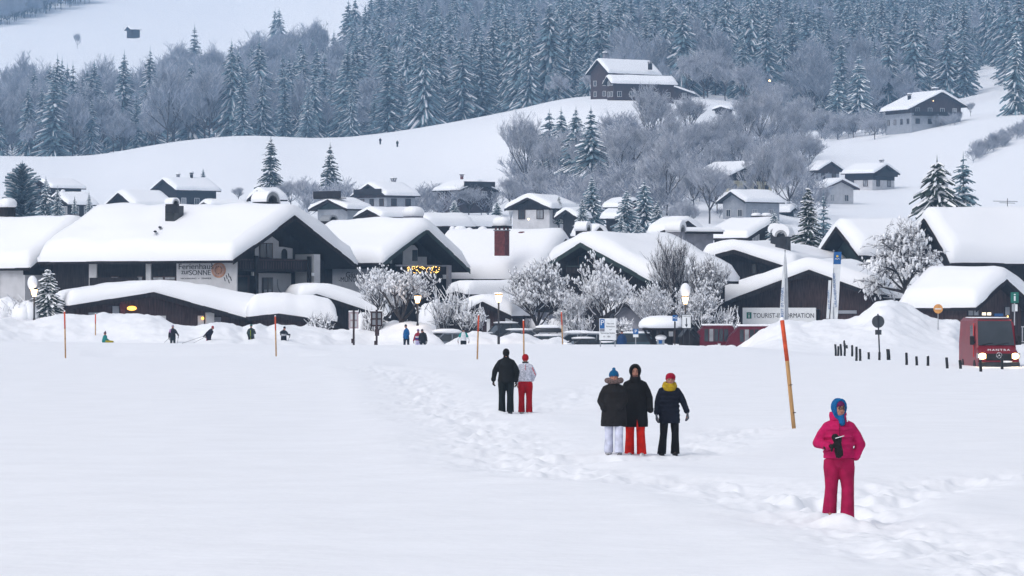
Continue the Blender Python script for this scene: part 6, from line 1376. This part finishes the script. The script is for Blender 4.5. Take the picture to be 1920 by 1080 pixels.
    # orange disc sign in front of the shop
    Y = 300; s = F/Y; r = thing('round_sign', 'round orange sign with a white bar half buried behind the snow pile', 'sign', tuple(wp(1759, 610, Y))); q = MB(); q.tube([(0, .05, -1.4), (0, .05, .9)], .035, 'zinc', 8); q.build('post', r)
    zc = (610-579)/s; q = MB(); q.disc((0, zc), .33, -.01, .02, 'signorange', 32); q.build('disc', r); q = MB(); q.box(-.23, .23, -.03, -.012, zc-.045, zc+.035, 'white'); q.build('bar', r)
    Y = 255; s = F/Y; r = thing('information_sign', 'green square sign with a white letter i above a white plate behind the red van', 'sign', tuple(wp(1902.5, 640, Y))); q = MB(); q.tube([(0, .05, -1.2), (0, .05, 2.9)], .04, 'zinc', 8); q.build('post', r)
    z1 = (640-548)/s; z0 = (640-568)/s; q = MB(); q.box(-.24, .24, -.02, .0, z0, z1, 'green', .01); q.build('panel', r); text('lettering', 'i', .66, 'white', Matrix.Translation((0, -.025, (z0+z1)/2)) @ FRONT, r, .004, 'CENTER', 1.7)
    q = MB(); q.box(-.17, -.03, -.02, 0, z0-.52, z0-.06, 'grey_paint'); q.box(.02, .17, -.02, 0, z0-.50, z0-.08, 'white'); q.build('plate', r)
    # flags
    for px, lb_, wide, txts in ((1472, 'narrow furled banner on a pole left of the tourist office peak', .32, 'left'), (1563, 'tall white banner with a blue top on a pole right of the tourist office peak', .86, 'right')):
        Y = 322; s = F/Y; r = thing('banner_flag', lb_, 'flag', tuple(wp(px, 610, Y))); h = (610-471)/s
        q = MB(); q.tube([(0, 0, -.8), (0, 0, h)], [.055, .03], 'grey_paint', 8); q.ell((0, 0, h+.04), (.07, .07, .07), 'zinc', 8, 6); q.build('pole', r)
        if txts == 'right':
            lean = lambda z: -.10*(h-z)*.9
            def strip(za, zb, x0, x1, m, nm, y=-.03):
                q = MB(); n = 14
                for k in range(n):
                    a, b = za+(zb-za)*k/n, za+(zb-za)*(k+1)/n; f = lambda z: (.045*math.sin(z*2.2)); sh = lambda z: -.058*(h-z)
                    q.prism([(x0+sh(a), a), (x1+sh(a), a), (x1+sh(b), b), (x0+sh(b), b)], y+f((a+b)/2), y+.012+f((a+b)/2), m)
                return q.build(nm, r)
            strip(.5, h-.98, .04, .60, 'white', 'banner'); strip(h-.98, h-.05, .04, .60, 'blue', 'banner_top'); strip(.5, 3.4, -.26, -.04, 'white', 'banner_edge')
            q = MB(); q.ell((.28, -.09, h-.38), (.085, .02, .085), mat('yellow_print', (.75, .5, .02), .6, var=.05), 8, 6); q.build('sun_emblem', r)
            q = MB(); q.tube([(.10, -.10, h-.62), (.17, -.10, h-.54), (.26, -.10, h-.63), (.36, -.10, h-.55), (.45, -.10, h-.62)], .022, 'white', 6); q.build('wave_emblem', r)
            T = lambda x, z: Matrix.Translation((x, -.105, z)) @ Matrix.Rotation(-.058, 4, 'Y') @ FRONT @ Matrix.Rotation(PI/2, 4, 'Z')
            text('lettering', 'URLAUBSPARADIES', .26, 'blue', T(.27-.058*(h-2.55), 2.65), r, .004, 'CENTER', 1.15); text('lettering', 'REIT IM WINKL', .20, 'blue', T(-.15-.058*(h-1.9), 1.95), r, .004, 'CENTER', 1.1)
        else:
            q = MB(); n = 16
            for k in range(n):
                a, b = .3+(h-.5)*k/n, .3+(h-.5)*(k+1)/n; w0 = .40*(1-k/n)**.8+.05; w1 = .40*(1-(k+1)/n)**.8+.05; yy = -.03-.04*math.sin(k)
                q.prism([(-w0, a), (-.03, a), (-.03, b), (-w1, b)], yy, yy+.02, 'white')
            q.prism([(.0, .3), (.26, .3), (.22, 3.2), (.08, h-.3)], -.03, -.01, 'grey_paint'); q.build('banner', r)
            text('lettering', 'REIT IM WINKL', .28, 'blue', Matrix.Translation((-.21, -.12, 1.75)) @ FRONT @ Matrix.Rotation(PI/2, 4, 'Z') , r, .004, 'CENTER', 1.2)
    # kiosk with snow cap and V legs
    Y = 283; s = F/Y; r = thing('shelter', 'open shelter on dark V-shaped legs under a great snow cushion', 'shelter', tuple(wp(1241, 650, Y))); q = MB(); zt = (650-619)/s; w = 84/s/2
    for px in (1222, 1254):
        x = (px-1241)/s; q.prism([(x+.05, -.8), (x+.28, -.8), (x+.28, zt), (x+.02, zt)], -.1, .1, 'wood'); q.prism([(x+.10, -.2), (x+.20, .15), (x-.42, zt), (x-.56, zt)], -.08, .08, 'wood')
    q.split('leg', r); q = MB(); q.box(-w*.86, w*.9, -1.0, 1.4, zt, zt+.14, 'wood'); q.build('roof', r)
    q = MB(); q.loft([(0, .2, zt+.145, w*1.00, 1.4), (0, .2, zt+.3, w*1.05, 1.5), (0, .2, zt+.55, w*1.0, 1.45), (0, .2, zt+.8, w*.82, 1.2), (.0, .2, zt+.93, w*.52, .8), (0, .2, zt+.97, w*.2, .3)], 'snow', 26, 2.6); q.build('roof_snow', r)
    r = thing('ticket_machine', 'grey parking ticket machine with a blue label under the shelter', 'ticket machine', tuple(wp(1239, 650, 282.5))); q = MB(); q.box(-.24, .24, -.15, .15, -.4, .55, 'grey_paint', .03); q.build('case', r); q = MB(); q.ell((0, 0, .60), (.38, .3, .2), 'snow', 12, 8); q.build('snow_cap', r); q = MB(); q.box(-.14, .08, -.17, -.155, .2, .45, 'blue'); q.build('label', r)
    r = thing('notice_box', 'small glazed green notice box on the shelter post', 'notice box', tuple(wp(1258, 632, 281.5))); q = MB(); q.box(-.18, .18, -.05, .05, .0, .42, 'wood', .02); q.build('case', r); q = MB(); q.box(-.14, .14, -.06, -.052, .05, .37, 'curtain'); q.build('pane', r)
    # dark pointed bin huts
    for px, w, lb_ in ((1282, 22, 'left of the two dark pointed bin covers beside the maroon bus'), (1292, 24, 'right of the two dark pointed bin covers beside the maroon bus')):
        Y = 290+(px-1282)*.15; s = F/Y; r = thing('bin_shed', lb_, 'bin shed', tuple(wp(px+8, 655, Y)), .15); q = MB(); h = (655-617)/s; a = w/s/2; q.prism([(-a, -.3), (a, -.3), (a, h*.62), (0, h), (-a, h*.62)], 0, 1.2, 'wood'); q.build('wall', r); q = MB(); q.prism([(-a-.05, h*.60), (0, h+.03), (a+.05, h*.60), (a+.05, h*.66), (0, h+.1), (-a-.05, h*.66)], -.05, 1.25, 'metal'); q.build('roof', r)
    # kerb bollards poking out of the snow
    B = [(1567, 645, 657), (1572, 649, 658), (1577, 645, 657), (1583, 638, 650), (1584, 644, 658), (1588, 647, 651), (1597, 638, 648), (1598, 647, 660), (1606, 650, 669), (1609, 638, 647), (1613, 654, 669), (1622, 636, 644), (1629, 660, 666), (1641, 638, 645), (1649, 660, 668), (1666, 654, 668), (1679, 632, 645), (1700, 661, 678), (1704, 636, 641), (1719, 668, 680), (1728, 638, 643), (1740, 667, 681), (1776, 670, 686), (1801, 675, 687), (1839, 674, 692), (1879, 672, 687)]
    for i, (px, t, b) in enumerate(B):
        base = b+3; Yb = min(296, max(178, 3.0*F/(base+4-HR))) if b > 655 else 272+(660-b)*1.6; s = F/Yb; x = (px-960)/s; z = CZ-(b-HR)/s; h = (b-t)/s
        side = 'near row' if b > 655 else 'far row'
        r = thing('bollard', 'black kerb post poking out of the snow in the %s, %s from the left' % (side, ['first', 'second', 'third', 'fourth', 'fifth', 'sixth', 'seventh', 'eighth', 'ninth', 'tenth', 'eleventh', 'twelfth', 'thirteenth', 'fourteenth', 'fifteenth', 'sixteenth', 'seventeenth', 'eighteenth', 'nineteenth', 'twentieth', 'last'][sum(1 for q_ in B[:i] if (q_[2] > 655) == (b > 655))]), 'bollard', (x, Yb, z), 0, 'kerb posts in the snow'); q = MB(); g = random.Random(i); ln = g.uniform(-.08, .04)
        rad = .065 if px != 1666 else .10; q.tube([(ln*.3, 0, -.5), (0, 0, 0), (-ln*.3-.02, 0, h*.92), (-ln*.3-.02, 0, h)], [rad, rad, rad*.95, rad*.7], 'black', 8); q.build('post', r)
        if i % 3 == 0: q = MB(); q.ell((-.02, 0, h), (rad*.9, rad*.9, .03), 'snow', 8, 6); q.build('snow_cap', r)
    # vehicles -------------------------------------------------------
    def car(px, row_roof, Y, col, lb_, L=4.4, yaw=0.0, box=False, roof_snow=.18, hh=1.5, name='parked_car', bonnet=1, windsh=True):
        s = F/Y; zt = CZ-(row_roof-HR)/s; z = zt-hh; r = thing(name, lb_, 'car', ((px-960)/s, Y, z), yaw); k = L/4.4
        body = [(-2.2, .30), (-2.18, .62), (-1.9, .86), (-1.1, .93), (1.35, .97), (2.05, .92), (2.2, .6), (2.2, .30)]; q = MB(); q.prism([(a*k, b) for a, b in body], -.86, .86, col); q.build('body', r)
        q = MB(); cab = [(-1.2, .90), (-.45, hh-.06), (.9, hh), (1.75, .95)]; q.prism([(a*k, b) for a, b in cab], -.72, .72, 'glass'); q.build('windows', r)
        q = MB(); q.box(-.5*k, .95*k, -.74, .74, hh-.05, hh+.03, col, .02)
        for a, b in (((-1.2, .9), (-.45, hh-.04)), ((.25, .93), (.25, hh-.04)), ((1.75, .93), (.95, hh-.02))):
            for sy_ in (-.73, .73): q.tube([(a[0]*k, sy_, a[1]), (b[0]*k, sy_*.98, b[1])], .04, col, 6)
        q.build('roof', r)
        for sx in (-1.4, 1.35):
            for sy_ in (-.88, .7):
                q = MB(); q.tube([(sx*k, sy_, .31), (sx*k, sy_+.18, .31)], .31, 'black', 18, smooth=False); w = q.build('wheel', r); q = MB(); q.tube([(sx*k, sy_-.01, .31), (sx*k, sy_+.19, .31)], .17, 'zinc', 12, smooth=False); q.build('rim', w)
        t_ = max(roof_snow, .12); q = MB(); q.loft([(.22*k, 0, hh+.031, 1.0*k, .74), (.22*k, 0, hh+.03+t_*.5, 1.06*k, .80), (.22*k, 0, hh+.03+t_*.9, .85*k, .62), (.22*k, 0, hh+.03+t_*1.15, .45*k, .34)], 'snow', 20, 3); q.loft([(1.72*k, 0, .97, .42*k, .74), (1.72*k, 0, 1.07, .38*k, .66)], 'snow', 14, 3); q.loft([(-1.65*k, 0, .90, .5*k, .7), (-1.65*k, 0, 1.0, .45*k, .62)], 'snow', 14, 3); q.build('snow_cover', r)
        if box:
            q = MB(); q.loft([(.15, 0, hh+.28, .98, .36), (.15, 0, hh+.38, 1.08, .42), (.15, 0, hh+.52, 1.02, .38), (.15, 0, hh+.60, .8, .28)], 'carblack', 20, 3); q.tube([(-.5, -.6, hh+.26), (-.5, .6, hh+.26)], .03, 'metal', 6); q.tube([(.8, -.6, hh+.26), (.8, .6, hh+.26)], .03, 'metal', 6); q.build('roof_box', r)
            q = MB(); q.loft([(.15, 0, hh+.60, .9, .34), (.15, 0, hh+.72, .85, .3), (.15, 0, hh+.82, .5, .18)], 'snow', 16, 3); q.build('box_snow', r)
        return r
    car(833, 625, 296, 'cargrey', 'snowed-in car with only its windscreen showing between two snow mounds', 4.2, .5, roof_snow=.25)
    car(970, 620, 300, 'cargrey', 'dark-roofed car left of the one carrying a roof box', 4.4, .1, roof_snow=.10)
    car(944, 607, 308, 'carblack', 'dark car close against the brown hut under trees', 3.6, .4, hh=1.6, roof_snow=.06)
    car(1023, 631, 298, 'cardark', 'snow-covered car carrying a long black roof box', 4.5, .05, box=True, roof_snow=.14)
    car(1078, 626, 304, 'cargrey', 'flat snow-covered car behind the right side of the roof-box car', 4.4, -.1, roof_snow=.2)
    car(1108, 626, 298, 'cargrey', 'silver-grey car with a bare side window left of the large parking sign', 3.9, .25, roof_snow=.06)
    car(1090, 636, 292, 'carblack', 'small black car bonnet in front of the silver-grey car', 3.2, .4, hh=1.25, roof_snow=.04)
    car(1184, 626, 292, 'cardark', 'dark green car behind the blue-jacketed person near the small P sign', 4.4, .0, roof_snow=.05)
    def bus(px0, px1, rt, Y, lb_, col, z=-.9, n=6, yaw=.0):
        s = F/Y; W_ = (px1-px0)/s; zt = CZ-(rt-HR)/s; r = thing('minibus', lb_, 'bus', ((px0+px1)/2/s-960/s, Y, z), yaw); h = zt-z; q = MB(); q.prism([(-W_/2+.12, .35), (-W_/2, .9), (-W_/2+.25, 1.5), (-W_/2+.9, h), (W_/2-.1, h), (W_/2, h-.15), (W_/2, .35)], 0, 2.0, col); q.build('body', r)
        for k in range(n):
            x0 = -W_/2+.95+(W_-1.3)*k/n; q = MB(); q.box(x0, x0+(W_-1.3)/n-.07, -.03, -.003, h*.50, h*.90, 'glass' if k % 4 != 1 else 'curtain', 0); q.build('window', r)
        q = MB(); q.box(-W_/2+.8, W_/2-.05, -.02, 2.02, h+.003, h+.14, 'snow', .05); q.build('roof_snow', r)
        for sx in (-W_/2+1.1, W_/2-1.1):
            q = MB(); q.tube([(sx, -.05, .36), (sx, .18, .36)], .36, 'black', 20, smooth=False); q.build('wheel', r)
        q = MB(); q.box(-W_/2+1.9, -W_/2+2.1, -.02, -.004, .75, .95, 'white'); q.build('label', r)
    bus(1296, 1376, 611, 306, 'maroon minibus under thin roof snow next to the dark pointed bin covers', 'darkred', n=5); bus(1362, 1462, 612, 303, 'long maroon bus half hidden by the high snow pile', 'darkred', n=7)
    # the red van with lit headlights
    Y = 200; s = F/Y; r = thing('van', 'maroon delivery van facing the camera with both headlights lit', 'van', ((1873-960)/s, Y, -.38), math.radians(3)); k = 2.0; h = (693-594)/s+.17
    q = MB(); H_ = h-.0
    def ring(y, w, zb, zt_, rr=.15):
        return [(-w, y, zb), (-w*1.0, y, zt_*.55), (-w*.93, y, zt_-rr), (-w*.93+rr, y, zt_), (w*.93-rr, y, zt_), (w*.93, y, zt_-rr), (w, y, zt_*.55), (w, y, zb)]
    rings = [ring(.0, .93, .30, 1.02, .08), ring(.10, .98, .28, 1.12, .1), ring(.75, 1.0, .28, 1.32, .12), ring(1.35, 1.0, .28, H_-.10), ring(1.9, 1.0, .28, H_), ring(5.6, 1.0, .28, H_)]
    vs = [p for rg in rings for p in rg]; n = 8; fs = [[i*n+j, i*n+(j+1) % n, (i+1)*n+(j+1) % n, (i+1)*n+j] for i in range(len(rings)-1) for j in range(n)]+[[n-1-j for j in range(n)], [(len(rings)-1)*n+j for j in range(n)]]
    q.add(vs, fs, 'maroon'); o = q.build('body', r); 
    zs0, zs1 = 1.36, H_-.14
    q = MB(); q.add([(-.86, .72, zs0), (.86, .72, zs0), (.79, 1.30, zs1), (-.79, 1.30, zs1), (-.86, .78, zs0), (.86, .78, zs0), (.79, 1.36, zs1), (-.79, 1.36, zs1)], [[0, 1, 2, 3], [4, 7, 6, 5], [0, 4, 5, 1], [1, 5, 6, 2], [2, 6, 7, 3], [3, 7, 4, 0]], 'glass'); q.build('windscreen', r)
    q = MB(); q.tube([(-.7, .70, zs0+.03), (-.15, .76, zs0+.12)], .012, 'black', 5); q.tube([(.05, .70, zs0+.03), (.6, .76, zs0+.12)], .012, 'black', 5); q.build('wiper', r)
    q = MB(); q.box(-.62, .62, -.05, .0, .66, .98, 'black', .02); q.build('grille', r)
    q = MB(); q.box(-.98, .98, -.10, .05, .28, .58, 'carblack', .04); q.build('bumper', r)
    for sx in (-1, 1):
        q = MB(); q.ell((sx*.76, .03, .86), (.20, .09, .15), 'head', 14, 8); q.build('headlight', r)
        q = MB(); q.ell((sx*.80, -.02, .86), (.20, .09, .20), 'chrome', 14, 8) if False else q.box(sx*.98-.03, sx*.98+.03, .02, .3, .76, 1.0, 'grey_paint'); q.build('headlight_trim', r)
        q = MB(); q.box(sx*1.12-.10, sx*1.12+.10, .86, 1.0, 1.38, 1.80, 'black', .03); q.box(min(sx*.97, sx*1.04), max(sx*.97, sx*1.04), .9, .98, 1.45, 1.55, 'black'); q.build('mirror', r)
        q = MB(); q.box(sx*1.0-.012, sx*1.0+.012, 1.25, 2.15, 1.40, H_-.35, 'glass'); q.build('side_window', r)
        for yy in (.95, 4.4): q = MB(); q.tube([(sx*.82, yy, .34), (sx*1.02, yy, .34)], .34, 'black', 20, smooth=False); q.build('wheel', r)
    q = MB(); q.box(-1.035, -.995, 1.12, 1.20, .8, H_-.25, 'red'); q.build('red_trim', r)
    q = MB(); q.tube([(.13*math.cos(2*PI*t/20), -.06, .90+.13*math.sin(2*PI*t/20)) for t in range(21)], .012, 'chrome', 6)
    for t in range(3): a = PI/2+2*PI*t/3; q.tube([(0, -.06, .90), (.125*math.cos(a), -.06, .90+.125*math.sin(a))], [.022, .006], 'chrome', 6)
    q.build('star_emblem', r)
    text('lettering', 'MANTRA', .15, 'white', Matrix.Translation((0, .06, 1.145)) @ Matrix.Rotation(-.5, 4, 'X') @ FRONT, r, .006, 'CENTER', 1.5, 1.25)
    q = MB(); q.loft([(0, 3.4, H_-.004, .88, 2.1), (0, 3.4, H_+.035, .84, 2.0)], 'snow', 24, 4); q.build('roof_snow', r)
    q = MB(); q.ell((.35, -.10, .60), (.28, .08, .05), 'snow', 10, 6); q.build('bumper_snow', r)
    for sx in (-.76, .76):
        lt = bpy.data.lights.new('headlight_beam', 'SPOT'); lt.energy = 120; lt.color = (1, .72, .35); lt.spot_size = 1.2; lt.shadow_soft_size = .1; o = bpy.data.objects.new('headlight_beam', lt); COL.objects.link(o); o.parent = r; o.location = (sx, -.2, .86); o.rotation_euler = (PI/2-.12, 0, PI)
houses_far(); houses_near(); props(); people_near(); people_far()
trees_near(); trees_mid(); forest()
